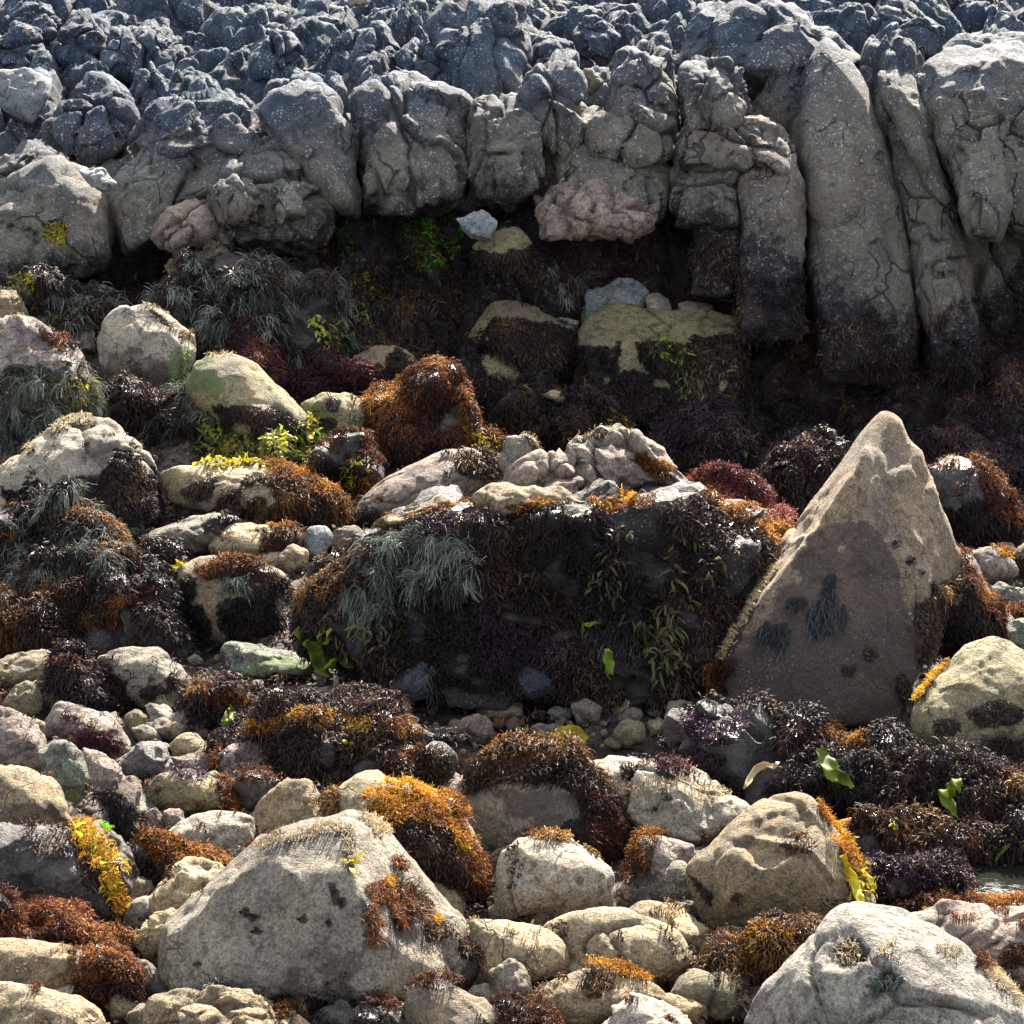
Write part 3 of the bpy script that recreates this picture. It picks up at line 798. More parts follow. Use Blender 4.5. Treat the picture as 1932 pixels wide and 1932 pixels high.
crag(B, 'thin upper fin of rock behind the slanting rib, pointed at its top',
     [(1655,150),(1686,138),(1716,155),(1746,220),(1766,280),(1786,340),(1800,400),(1750,370),(1700,270)], 330, 'crack', dd=-0.1)
crag(B, 'broad smooth grey granite mass at the right edge of the photo',
     [(1740,160),(1786,115),(1846,92),(1930,95),(2040,140),(2080,400),(1990,470),(1890,440),(1830,410),(1795,340),(1760,240)], 440, 'crack', th=0.8, amp=1.1)
crag(B, 'oblong rounded granite lobe leaning on the broad mass at the right edge',
     [(1809,330),(1826,290),(1866,268),(1888,280),(1901,350),(1900,410),(1880,450),(1840,445),(1812,395)], 440, 'crack', dd=-0.55, amp=0.8, lean=0.3)
crag(B, 'low dome of weathered rock on top behind the broad mass at the right edge',
     [(1766,105),(1800,72),(1860,66),(1932,70),(2010,120),(1980,190),(1860,190),(1780,160)], 130, 'crack', dd=0.1)
crag(B, 'rounded yellowish dome of granite above the knobbly red ledge',
     [(1053,310),(1066,272),(1116,252),(1166,258),(1236,280),(1261,320),(1262,385),(1240,420),(1166,415),(1066,400)], 395, 'crack', p=10, amp=0.9)
crag(B, 'stepped grey rock resting on the yellowish dome',
     [(1091,250),(1101,215),(1136,200),(1206,215),(1266,235),(1274,285),(1240,310),(1110,300)], 290, 'crag')
crag(B, 'upright grey stack with a pale flaked face above the stepped rock',
     [(1146,210),(1151,130),(1181,85),(1211,80),(1236,100),(1266,110),(1281,165),(1278,250),(1166,250)], 225, 'crag')
crag(B, 'knobbly reddish ledge of small rounded lobes under the yellowish dome',
     [(1018,400),(1041,365),(1106,355),(1166,372),(1221,390),(1228,415),(1180,440),(1100,445),(1031,440)], 440, 'knob', dd=-0.48, lean=0.2, mat=RM('pink'))
crag(B, 'dark fissured rock head between the grey stack and the tall pillar',
     [(1286,160),(1291,120),(1326,108),(1396,130),(1420,200),(1405,250),(1300,250)], 235, 'crag')
crag(B, 'wide rough rock shoulder behind the square topped slab',
     [(1276,290),(1306,222),(1366,213),(1440,225),(1495,260),(1502,330),(1390,330),(1286,330)], 310, 'crag')
crag(B, 'row of narrow upright ribs stained brown, left of the square topped slab',
     [(1266,330),(1316,290),(1386,298),(1394,370),(1391,430),(1346,420),(1276,430)], 410, 'crag', dd=-0.3, lean=0.25)
crag(B, 'blocky rust and grey rock beneath the upright brown ribs',
     [(1310,440),(1345,405),(1392,395),(1398,500),(1380,560),(1320,540)], 520, 'knob', lean=0.2, weed=[(E(1350,500,45,50),'dark',1)])
crag(B, 'dark smooth hump of rock on the skyline above the fissured head',
     [(1286,115),(1296,50),(1321,12),(1370,5),(1425,40),(1405,135),(1330,130)], 95, 'crack')
crag(B, 'broad slanting slab with parallel grooves below the top of the cliff',
     [(1351,110),(1353,48),(1381,20),(1446,7),(1496,30),(1566,60),(1631,120),(1601,140),(1530,125),(1491,155),(1446,150),(1400,135)], 120, 'crack', amp=1.3)
crag(B, 'grey crowned buttress with a black cleft on each side, in the middle of the cliff',
     [(991,175),(1026,122),(1081,117),(1096,165),(1093,240),(1080,290),(1041,300),(996,240)], 270, 'crag')
crag(B, 'low flat topped buttress left of the black central gully',
     [(872,200),(900,180),(950,198),(1000,190),(1025,220),(1032,280),(1025,350),(960,390),(885,390),(870,280)], 370, 'crag', lean=0.3)
crag(B, 'large fluted greenish grey buttress above the bright green algae',
     [(665,175),(710,142),(790,140),(840,165),(870,190),(877,280),(875,380),(800,410),(700,390),(668,270)], 380, 'crag', lean=0.35, amp=1.1)
crag(B, 'smooth sloping greenish buttress beside the large fluted one',
     [(490,215),(525,170),(590,160),(640,185),(665,240),(672,330),(665,400),(620,390),(560,300),(500,250)], 380, 'crack')
crag(B, 'wide grey buttress with several heads, upper left of the cliff',
     [(245,275),(280,210),(310,185),(370,185),(450,195),(495,225),(505,280),(450,310),(370,330),(280,310)], 300, 'crag')
crag(B, 'wide tan buttress split into two smooth lobes, left of the middle',
     [(320,380),(360,325),(430,295),(525,260),(565,280),(605,320),(625,390),(600,450),(500,470),(400,460),(350,420)], 440, 'crag', th=0.8, lean=0.35,
     pieces=[([(390,360),(430,310),(480,308),(500,370),(495,425),(425,430)], None, -0.15, 1.1), ([(500,345),(530,320),(562,340),(580,410),(525,425)], None, -0.15, 1.1)])
crag(B, 'rounded reddish granite head jutting low from the left buttresses',
     [(295,440),(320,390),(385,367),(415,412),(405,440),(350,445),(330,475),(302,460)], 465, 'crack', dd=-0.45, mat=RM('pink'), lean=0.2)
crag(B, 'lumpy tan block under the rounded reddish head',
     [(360,440),(380,430),(440,462),(430,482),(380,482)], 480, 'knob', cat='rock outcrop', lean=0.1, mat=RM('tan'))
crag(B, 'small tan ledge below the lumpy block, nearest the grey feathery weed',
     [(330,500),(350,482),(390,480),(385,505),(350,520)], 515, 'knob', lean=0.1, mat=RM('tan'))
crag(B, 'smooth leaning tan rock between the block jointed mass and the two lobed buttress',
     [(205,370),(240,320),(280,275),(350,283),(362,320),(320,395),(295,450),(245,480),(215,430)], 450, 'crack')
crag(B, 'block jointed grey granite mass at the left edge of the photo',
     [(-60,420),(0,370),(50,320),(90,305),(120,325),(165,350),(197,385),(205,440),(190,500),(75,510),(15,530),(-60,530)], 500, 'crack', th=0.9, amp=1.2, weed=[(E(105,440,26,24),'yellow',1.2)])
crag(B, 'rough dark hummock on top of the block jointed mass',
     [(0,330),(30,280),(85,275),(140,310),(130,345),(40,370)], 335, 'crag')
crag(B, 'dark blue grey hump of rock right of the pale boulder at upper left',
     [(85,245),(125,190),(165,145),(215,150),(250,190),(262,245),(215,300),(165,320),(120,290)], 290, 'crag')
U = [("steep dark lump with twin summits at the upper left", [(112,65),(135,20),(170,15),(195,65),(188,140),(130,145),(108,115)], 125),
 ("pointed dark lump right of the twin summits", [(190,105),(210,55),(245,50),(265,90),(260,150),(200,155)], 140),
 ("broad dark lump in the second row above the wide grey buttress", [(248,175),(260,130),(290,122),(330,165),(330,205),(270,215)], 195),
 ("rounded dark lump third from the left on the upper cliff", [(265,80),(290,48),(325,55),(355,110),(330,150),(290,140)], 125),
 ("dome shaped dark lump speckled white near the top centre left", [(465,105),(500,55),(550,60),(568,105),(530,145),(475,140)], 130),
 ("conical dark lump above the large fluted buttress", [(655,100),(695,50),(720,47),(752,95),(745,150),(670,145)], 135),
 ("smooth bluish lump right of the conical one", [(748,110),(780,70),(815,75),(855,130),(855,190),(780,175)], 165),
 ("rounded cap of dark rock in the top left corner", [(20,45),(50,10),(95,8),(114,45),(95,80),(40,80)], 70),
 ("dark hump in front of the top left cap", [(-10,95),(30,45),(75,60),(88,105),(60,140),(-10,140)], 125),
 ("massive dark slab face at the top left of the black gully", [(818,55),(850,-5),(900,-25),(980,-10),(1002,80),(990,190),(910,200),(860,185),(838,120)], 175),
 ("pointed dark crag with a pale tip near the top centre", [(1084,60),(1111,20),(1136,30),(1163,65),(1140,110),(1096,95)], 100),
 ("small dark knob right of the massive slab face", [(1004,115),(1031,75),(1056,75),(1074,110),(1060,150),(1020,150)], 140),
 ("jagged dark crest in the top right", [(1661,60),(1666,10),(1716,5),(1776,50),(1760,110),(1690,105)], 95)]
for l, o, b in U:
    crag(B, l, o, b, 'crag', dd=-0.05, lean=0.5)

# loose stones lodged on the cliff
G1 = 'loose stones lodged on the cliff'
stone('boulder', 'pale angular boulder lodged on the dark rock at the upper left edge', [(-12,140),(45,125),(102,145),(90,200),(60,228),(8,208),(-8,175)], 215, 'blue', fn=cliff_z, dd=-0.5, p=30, style='angular', group=G1,
      front=[(20,165,.6),(95,160,.6),(60,225,.9),(15,200,.9),(85,195,.9)])
stone('stone', 'flat pale stone with a greenish underside wedged beside the block jointed mass', [(145,320),(195,316),(222,345),(200,368),(170,350)], 362, 'blue', 'stone', fn=cliff_z, dd=-0.75, style='angular', p=24, group=G1)
stone('stone', 'pale angular stone stuck in the cleft left of the upright grey stack', [(1101,130),(1116,127),(1141,155),(1116,185),(1101,160)], 180, 'gray', 'stone', fn=cliff_z, dd=-0.55, style='angular', p=24, group=G1)
stone('stone', 'white stone perched on the top edge of the cliff at upper centre left', [(655,-8),(690,-12),(698,5),(680,16),(660,10)], 14, 'white', 'stone', fn=cliff_z, dd=-0.2, style='angular', p=20, group=G1)
stone('stone', 'small white stone on the dark lump near the top left corner', [(38,55),(50,46),(62,52),(58,70),(42,70)], 68, 'white', 'stone', fn=cliff_z, dd=-0.75, style='angular', p=20, group=G1)
stone('stone', 'pale blue green angular stone beside the bright green algae', [(858,412),(910,396),(938,415),(925,455),(890,447)], 455, 'blue', 'stone', fn=cliff_z, dd=-0.6, style='angular', p=26, group=G1, front=[(905,425,.8),(890,440,.7),(922,448,.8)])
stone('boulder', 'rounded olive topped boulder in the gully below the pale blue green stone', [(890,462),(925,432),(985,428),(1005,445),(1004,500),(960,520),(900,500)], 510, 'olive', fn=cliff_z, dd=-0.4, group=G1, weed=[([(880,470),(1010,462),(1010,530),(880,530)],'dark',1.1)])

# seaweed on the foot of the cliff
wall_weed([(-20,455),(120,450),(230,460),(300,470),(420,480),(520,430),(650,400),(870,395),(1020,330),(1060,430),(1260,430),(1390,520),(1540,590),(1740,580),(1830,430),(1940,420),(1940,900),(-20,700)], 'dark', 0.75, 1.0, zmax=-0.12)
wall_weed([(735,420),(800,410),(850,400),(880,410),(870,470),(830,520),(790,505),(755,460)], 'green', 1.0, 1.2)
wall_weed([(640,420),(668,412),(682,450),(670,490),(645,480)], 'green', 0.8, 1.2, 'bright green algae on the corner of the wall')
wall_weed([(400,470),(450,480),(440,505),(410,500)], 'green', 0.5, 1.0, 'green algae under the tan block')
wall_weed([(640,500),(720,520),(720,590),(690,620),(640,560)], 'lime', 0.8, 1.0)
wall_weed([(760,520),(820,560),(830,610),(780,590)], 'olive', 0.7, 1.0, 'olive seaweed blades low on the wall')
wall_weed([(1000,500),(1100,500),(1090,600),(990,600)], 'feather', 1.0, 0.9)
wall_weed([(1120,480),(1240,470),(1250,530),(1140,530)], 'olive', 0.6, 0.8, 'olive seaweed under the red ledge')
wall_weed([(1290,520),(1390,520),(1390,570),(1290,580)], 'brown', 1.0, 1.0)
wall_weed([(1700,680),(1932,640),(1932,800),(1720,790)], 'purple', 0.5, 1.0)
wall_weed([(1250,740),(1450,700),(1560,780),(1560,830),(1250,830)], 'blue', 0.4, 0.8)

wall_weed([(1000,470),(1260,450),(1390,560),(1390,660),(1000,660)], 'purple', 0.5, 1.0, 'purple seaweed on the shaded wall of the central gully')
wall_weed([(560,430),(680,400),(880,420),(900,600),(600,560)], 'brown', 0.6, 1.0, 'brown seaweed around the bright green algae')
wall_weed([(1400,620),(1900,560),(1932,760),(1420,800)], 'brown', 0.35, 1.0, 'brown seaweed at the foot of the right pillars')
# ------------------------------------------------------------------ boulders in the middle distance
S = stone
BO = 'boulder'; MO = 'seaweed_mound'; GM = 'stones buried under seaweed'
def mound(label, out, base, kind='dark', tone='dark', weed=(), dens=1.0, th=1.0, p=9, **kw):
    kw.setdefault('group', GM)
    if kind == 'feather': weed = list(weed) + [(None, 'dark', 0.8)]
    return stone(MO, label, out, base, tone, 'seaweed', th, p, 'mound', [(None, kind, dens)] + list(weed), **kw)

# under the cliff
mound('broad hummock draped in grey green feathery weed at the foot of the left cliff', [(285,570),(340,525),(415,512),(500,505),(550,530),(640,585),(690,645),(660,700),(500,700),(380,670),(300,620)], 690, 'feather', weed=[([(580,600),(640,610),(690,660),(640,680),(590,650)],'lime',1.6),(E(420,610,110,50),'dark',.8)], dens=.9)
mound('low tuft of grey feathery weed by the left cliff foot, beside an olive clump', [(15,560),(50,530),(110,525),(190,550),(215,600),(150,660),(40,660)], 660, 'feather', weed=[(E(45,540,24,18),'yellow',2.5),(E(150,600,50,40),'olive',1)], dens=.8)
S(BO,'smooth tan boulder cut by the left edge of the photo below the cliff', [(-60,570),(0,536),(30,545),(52,580),(60,620),(50,690),(-60,690)], 690, 'tan')
S(BO,'weed capped boulder at the left edge with rusty rim and feathery grey skirt', [(-60,620),(20,598),(70,605),(110,640),(165,660),(182,700),(190,760),(180,840),(100,870),(-60,890)], 880, 'stained', style='angular',
  weed=[([(-60,700),(200,690),(200,900),(-60,900)],'feather',1.0),([(-60,690),(40,700),(190,730),(190,800),(60,760)],'olive',1.2),([(80,630),(110,635),(175,665),(185,710),(170,700),(110,660)],'rust',1.2),(E(165,740,22,22),'yellow',1.2)])
S('stone','small grey egg shaped stone left of the large lichen patched boulder', [(118,625),(135,600),(160,605),(180,630),(180,665),(130,672)], 672, 'gray', 'stone')
S(BO,'large rounded boulder with pale top and green stained right cheek', [(180,650),(200,590),(245,568),(285,570),(320,590),(370,625),(380,665),(362,710),(340,760),(290,765),(230,750),(185,695)], 765, 'white', style='angular', amp=.7,
  weed=[(E(345,700,34,62,20),'film',0),(E(250,700,60,40),'mauve',0),(E(352,690,14,36,20),'green',.3,.35),([(270,570),(300,575),(378,630),(370,640),(310,600)],'straw',1.0),(E(265,700,30,25),'purple',.35,.5)])
S(BO,'long tan boulder tilting down to the right with black weed along its underside', [(345,740),(360,690),(380,660),(430,655),(480,680),(515,715),(550,750),(588,785),(592,830),(560,865),(475,865),(415,825),(365,775)], 868, 'olive', amp=.8,
  weed=[(E(375,715,45,40),'film',0),([(400,760),(470,770),(540,780),(592,790),(595,880),(400,860)],'dark',1.1),([(375,655),(440,650),(470,668),(390,672)],'straw',.9),(E(585,800,7,20),'yellow',2),(E(565,845,22,18),'blue',.7)])
S(BO,'rounded olive yellow boulder tucked against the lower end of the long tilting boulder', [(560,765),(600,740),(650,735),(690,755),(712,795),(708,835),(650,845),(590,825)], 845, 'olive', style='crack', amp=.7, weed=[(E(600,790,40,30),'film',0),(E(630,765,12,14),'purple',.6),(E(620,800,18,10),'dark',.5)])
mound('clump of dark red weed along the back of the long tilting boulder', [(440,672),(470,652),(510,668),(545,715),(550,765),(480,745)], 745, 'red', weed=[(None,'rust',.5)], dd=.15)
mound('dark red weed covered stones behind the rounded olive boulder', [(530,700),(560,690),(600,705),(650,715),(710,735),(700,770),(600,775),(540,760)], 772, 'red', weed=[(None,'dark',.6),(E(640,718,35,10),'orange',1)])
S(BO,'tan topped round boulder half hidden by dark weed, behind the rust mound', [(638,710),(668,664),(720,648),(760,660),(800,695),(810,740),(740,755),(660,745)], 752, 'tan', weed=[([(690,700),(740,660),(800,690),(820,760),(660,760),(665,715)],'dark',1.1)])
mound('big rust red weed mound with orange highlights in the upper middle', [(703,745),(735,710),(780,700),(820,705),(865,750),(905,805),(932,850),(895,885),(750,890),(710,820)], 888, 'rust', weed=[(E(800,740,60,22,25),'orange',.7),([(700,800),(800,790),(870,850),(890,890),(720,890)],'dark',1.4),([(870,790),(930,840),(900,850),(860,820)],'yellow',1.0)])  # orange and dark weed colours also paint its lit top and shaded lower part
S(BO,'tan crested boulder above a black weed skirt, left of the long flat slab', [(873,645),(900,595),(935,565),(970,561),(1005,575),(1040,600),(1088,615),(1092,660),(1060,720),(980,725),(890,670)], 722, 'tan',
  weed=[([(910,625),(960,600),(1040,603),(1100,620),(1100,740),(930,740)],'dark',1.2)])
S('stone','smooth yellow green stone below the tan crested boulder', [(885,692),(905,665),(950,664),(985,680),(1003,715),(960,732),(895,722)], 730, 'olive', 'stone', weed=[(E(890,700,16,22),'dark',1),(E(995,705,14,18),'dark',1)])
S(BO,'long flat ochre slab with hanging black weed, largest rock under the cliff', [(1088,620),(1115,585),(1175,568),(1230,575),(1290,590),(1390,598),(1406,615),(1410,680),(1400,790),(1300,810),(1150,800),(1080,740)], 806, 'olive', style='crack', p=24, th=.9, amp=.8, back=.45,
  front=[(1120,610,.35),(1390,625,.35),(1105,640,.8),(1250,655,.85),(1390,650,.8),(1380,780,1.0),(1250,795,1.1),(1120,770,1.0)],
  weed=[([(1080,650),(1150,650),(1200,640),(1260,655),(1310,640),(1420,650),(1420,820),(1070,820)],'dark',1.3),(E(1265,660,40,22),'lime',1.5),(E(1300,700,30,45),'olive',1.4),(E(1350,720,40,50),'olive',.8),(E(1150,690,16,16),'blue',.6)])
D13 = (hit(1245, 806, terrain) - CAM) @ FWD
S(BO,'pale blue white boulder with a green side behind the flat ochre slab', [(1091,585),(1116,546),(1166,523),(1206,526),(1231,550),(1228,590),(1150,630),(1096,620)], 600, 'blue', at=D13+.34, style='angular', weed=[([(1085,560),(1120,545),(1150,580),(1150,620),(1085,620)],'film',0),(E(1120,575,20,20),'green',.25,.3)])
S('stone','small white rounded stone on the back of the flat ochre slab', [(1218,562),(1236,550),(1261,560),(1271,590),(1240,600),(1222,590)], 588, 'white', 'stone', at=D13+.26)
S('stone','small pale brick shaped stone on the right end of the flat ochre slab', [(1278,572),(1300,567),(1346,577),(1349,605),(1285,608)], 593, 'gray', 'stone', at=D13+.2, p=40, style='angular', amp=.5)
S('stone','thin pale blue stone left of the green sided boulder', [(1045,603),(1065,598),(1095,606),(1090,618),(1050,615)], 612, 'blue', 'stone', at=D13+.24)
mound('dark weed heap with one pale pebble on its crest, left of the dark tangle', [(880,760),(920,735),(980,722),(1050,742),(1110,752),(1166,795),(1180,830),(1066,850),(980,840),(920,810)], 850, 'dark', weed=[(None,'brown',.4),(E(1155,785,16,22),'yellow',1.6)])
S('stone','pale pebble lying on the crest of the dark weed heap', [(1022,745),(1040,735),(1070,742),(1080,755),(1050,762)], 760, 'cream','stone', at=(hit(1030,850,terrain)-CAM)@FWD - .02)
mound('purple black tangle of weed in the centre below the flat ochre slab', [(1206,820),(1246,791),(1316,774),(1366,786),(1406,826),(1425,862),(1356,900),(1286,900),(1216,870)], 900, 'dark', weed=[(None,'purple',.5),(E(1405,855,14,14),'lime',.8)])
mound('dark weed heap just left of the pyramid boulder', [(1400,940),(1440,870),(1500,845),(1580,832),(1600,870),(1560,940),(1500,1000),(1430,985)], 992, 'dark', weed=[(None,'brown',.5),(None,'purple',.4)])
mound('dark weed heap at the waterline right behind the pyramid boulder', [(1700,850),(1760,842),(1830,870),(1950,850),(1990,900),(1980,960),(1760,930),(1700,900)], 925, 'dark', weed=[(None,'purple',.5)])
S(BO,'weedy boulder with pale streaks right of the pyramid boulder', [(1742,880),(1791,851),(1836,866),(1891,906),(1916,946),(1936,985),(1920,1045),(1816,1050),(1780,990)], 1050, 'wet', style='angular',
  weed=[([(1830,862),(1890,905),(1930,980),(1900,985),(1850,920)],'rust',1.2),([(1770,960),(1850,940),(1930,985),(1930,1060),(1780,1050)],'dark',1.2),(E(1790,880,28,22),'straw',.3)])
S('stone','pink and white speckled stone with an orange edge right of the pyramid boulder', [(1822,1040),(1866,1026),(1906,1046),(1924,1085),(1876,1105),(1835,1085)], 1105, 'stained','stone', weed=[(E(1890,1040,25,7,30),'orange',.8)])
S('stone','dark round stone at the right edge beside the pink speckled stone', [(1905,1050),(1925,1022),(1965,1018),(1970,1080),(1925,1088)], 1086, 'olive','stone', weed=[([(1900,1050),(1980,1060),(1980,1100),(1900,1100)],'dark',1)])
S('stone','flat green stone behind the right flank of the pyramid boulder', [(1850,1112),(1886,1096),(1945,1114),(1955,1150),(1880,1150)], 1150, 'green','stone')
mound('thin strip of rust weed between two green stones at the right edge', [(1890,1155),(1920,1145),(1970,1146),(1970,1176),(1905,1175)], 1175, 'rust')
S('stone','grey green stone at the right edge above the large olive boulder', [(1889,1180),(1925,1162),(1975,1168),(1980,1230),(1900,1228)], 1228, 'green','stone')

# the middle row
S(BO,'big leaning boulder at the left with sunlit flank and black weedy underside', [(-60,930),(0,882),(30,845),(90,810),(140,780),(180,783),(230,806),(265,845),(295,895),(312,955),(310,1000),(200,1005),(100,985),(-60,970)], 1005, 'white', style='crack', amp=.8,
  front=[(140,800,.35),(190,800,.4),(215,850,.75),(250,880,.8),(150,900,.9),(30,900,.8),(295,985,.8),(60,960,1.0),(200,985,1.05)],
  weed=[([(15,915),(100,905),(180,905),(215,850),(255,835),(300,900),(320,1010),(20,1010)],'dark',1.3,.7),([(20,850),(90,800),(150,775),(190,780),(140,800),(60,850)],'straw',.9)])
S(BO,'cream boulder under a spill of orange and brown weed, right of the big leaning boulder', [(303,905),(340,875),(400,878),(475,868),(550,878),(610,910),(664,945),(650,990),(575,1005),(475,995),(400,980),(325,955)], 1003, 'cream',
  weed=[([(420,920),(500,900),(560,890),(620,925),(670,960),(640,1010),(520,1010),(430,990),(410,960)],'brown',1.3),([(350,920),(400,890),(420,920),(380,940)],'dark',1),([(500,865),(550,872),(640,930),(620,950),(560,910),(510,890)],'orange',1.3),([(320,870),(420,860),(500,865),(510,880),(400,878)],'yellow',1.0),(E(630,945,25,22),'rust',1.2),(E(578,960,14,10),'blue',.3)])
mound('yellow and lime bladed weed heaped behind the cream boulder', [(370,850),(400,820),(440,815),(500,840),(560,845),(610,860),(620,890),(540,895),(440,880),(380,872)], 890, 'olive', weed=[(None,'lime',1.2),(E(480,850,80,22),'yellow',1.0)], dd=.1)
mound('rust weed mound beside the rounded olive yellow boulder', [(590,830),(620,812),(660,822),(700,850),(720,890),(690,935),(640,930),(600,890)], 930, 'rust', weed=[([(590,860),(690,880),(680,940),(600,930)],'dark',1),([(640,880),(690,860),(690,930),(650,930)],'yellow',.9)])
mound('grey feathery tuft between the large rounded boulder and the long tilting one', [(270,790),(290,745),(330,735),(365,755),(400,770),(405,825),(350,845),(290,835)], 840, 'feather')
mound('dark weed patch behind the big leaning boulder', [(185,760),(215,720),(260,715),(300,760),(300,820),(240,830)], 830, 'dark')
S(BO,'smooth tan whaleback boulder split by a long groove in the middle', [(640,995),(690,930),(740,890),(800,862),(850,845),(890,845),(945,855),(952,890),(920,930),(880,970),(760,985),(690,1010)], 1010, 'pink', style='layer', amp=.5,
  weed=[(E(700,980,50,30),'mauve',0),([(640,985),(700,940),(720,985),(680,1010)],'dark',1),([(850,870),(890,845),(945,850),(950,890),(900,900),(870,890)],'brown',1.2)])
S('stone','flat greenish stone under the edge of the big leaning boulder', [(183,990),(225,975),(275,988),(275,1020),(200,1020)], 1018, 'green','stone')
S(BO,'long dark grey boulder with black spots in front of the big leaning boulder', [(255,1018),(320,985),(400,965),(440,962),(465,980),(455,1010),(380,1050),(300,1045)], 1048, 'gray', weed=[([(375,980),(440,960),(465,985),(440,1010),(390,1005)],'dark',.6),(E(270,995,26,8),'straw',.8)])
S(BO,'smooth cream boulder with orange weed on its right end, left of the white blue stone', [(384,1035),(400,1005),(460,985),(520,990),(575,1005),(560,1050),(500,1065),(425,1062)], 1064, 'cream', amp=.7, weed=[([(500,1000),(530,985),(572,995),(560,1030),(510,1030),(480,1050)],'rust',1),(E(535,990,30,9),'orange',1)])
S('stone','small cream stone wedged right of the smooth cream boulder', [(513,1060),(550,1025),(580,1038),(582,1070),(545,1090)], 1088, 'cream','stone')
S('stone','smooth white blue stone shaped like a tooth on the middle row', [(567,1010),(590,990),(620,993),(631,1011),(615,1055),(578,1058)], 1057, 'blue','stone', amp=.6)
S('stone','brown round stone right of the white blue tooth shaped stone', [(613,1040),(632,993),(670,990),(690,1010),(660,1050),(625,1055)], 1052, 'tan','stone', weed=[([(620,1030),(690,1005),(680,1060),(620,1060)],'brown',1)])
S(BO,'tan boulder wearing a rust and orange weed cap in the left middle', [(328,1075),(360,1048),(450,1043),(505,1065),(542,1085),(535,1140),(528,1200),(420,1230),(360,1200),(342,1120)], 1222, 'tan',
  weed=[([(360,1075),(410,1045),(470,1048),(520,1080),(510,1100),(450,1085),(390,1085)],'rust',1.2),(E(450,1058,42,15),'orange',1.2),([(410,1150),(500,1095),(540,1090),(530,1220),(430,1240)],'dark',1.2),([(330,1100),(360,1090),(365,1150),(400,1180),(390,1220),(340,1190)],'dark',1.2),([(420,1090),(475,1085),(480,1115),(430,1115)],'feather',1.6,.7),(E(337,1070,8,8),'yellow',2)])
mound('black weed covered stone behind the orange capped boulder', [(270,1040),(310,1018),(348,1045),(342,1085),(290,1095)], 1092, 'dark')
mound('big mound at the left hung with grey green feathery weed and a rusty rim', [(-60,975),(50,950),(130,950),(180,985),(240,1040),(295,1095),(305,1150),(200,1190),(-60,1190)], 1185, 'feather', dens=1.1, weed=[([(-20,955),(60,948),(140,950),(180,985),(150,990),(60,975)],'brown',1.2),([(130,950),(185,985),(240,1040),(300,1095),(285,1100),(220,1050),(150,985)],'rust',1.0),(E(25,1015,25,12),'orange',.8),(E(240,1080,50,45),'dark',1)])
mound('low dark brown weed bank below the big feathery mound at the left', [(-60,1150),(60,1130),(200,1145),(240,1190),(230,1240),(-60,1240)], 1238, 'brown', weed=[(None,'dark',.7)])
mound('dark weed hump with a rusty crown left of the orange capped boulder', [(200,1150),(240,1121),(290,1109),(312,1131),(335,1180),(345,1235),(250,1248),(205,1216)], 1246, 'dark', weed=[([(200,1150),(240,1120),(295,1108),(310,1135),(250,1135),(215,1165)],'rust',1.2)])

# the overhanging ledge in the centre
S('rock_ledge','long overhanging ledge in the centre with a black face hung with weed', [(540,1110),(600,1060),(680,1012),(740,978),(820,950),(900,955),(1000,940),(1110,932),(1200,938),(1300,920),(1390,955),(1460,1005),(1478,1040),(1420,1150),(1360,1260),(1340,1345),(1200,1340),(1000,1335),(700,1290),(560,1220)], 1325, 'ledge', 'rock ledge', th=.75, p=26, style='crag', amp=1.3, group='rocks of the central ledge',
  front=[(690,1020,.75),(800,985,.85),(900,965,.95),(1110,955,.95),(1320,950,.9),(1450,1025,.75),(600,1100,.9),(900,1040,1.0),(1200,1030,1.02),(1400,1060,.9),(600,1200,.9),(850,1180,1.0),(1150,1150,1.0),(1340,1150,.85),(1320,1310,.85),(1000,1325,.95),(720,1285,.9)],
  weed=[([(540,1070),(720,1000),(900,965),(1330,955),(1480,1030),(1350,1345),(560,1280)],'dark',.97,1.1),([(760,1000),(900,980),(920,1120),(800,1140)],'purple',.35),([(900,1000),(1100,990),(1080,1150),(900,1160)],'brown',.25),([(1100,1000),(1330,990),(1400,1080),(1300,1160),(1110,1120)],'olive',.35),([(900,1150),(1080,1150),(1080,1260),(900,1270)],'purple',.5),
        ([(540,1100),(640,1030),(700,1010),(700,1060),(640,1120),(570,1150)],'brown',.8),
        ([(680,1010),(740,995),(800,1005),(820,1060),(800,1100),(740,1120),(690,1080)],'feather',2.6),([(810,1010),(900,1000),(910,1080),(880,1130),(820,1090)],'feather',2.4),(E(700,1130,50,40),'feather',1.6),(E(720,1190,60,40),'olive',1.1),
        ([(1090,1050),(1180,1080),(1160,1130),(1100,1110)],'olive',.9),([(1180,1150),(1270,1140),(1290,1260),(1230,1280)],'olive',1.1),(E(1110,1180,30,26),'lime',.5),([(960,1060),(1060,1050),(1060,1120),(980,1130)],'olive',.5),([(580,1180),(680,1200),(680,1270),(590,1260)],'lime',.5),(E(1150,1220,60,40),'blue',.5),
        ([(890,950),(960,955),(950,970),(900,968)],'rust',1.0),([(1110,940),(1240,945),(1230,965),(1120,962)],'rust',.9),(E(1010,948,40,9),'orange',1.3),(E(1190,945,25,8),'orange',1.4),
        ([(1320,925),(1400,955),(1470,1000),(1460,1030),(1400,990),(1330,960)],'rust',1.0),([(720,975),(830,950),(830,975),(740,995)],'brown',.8)])
DL = (hit(1010, 1325, terrain) - CAM) @ FWD
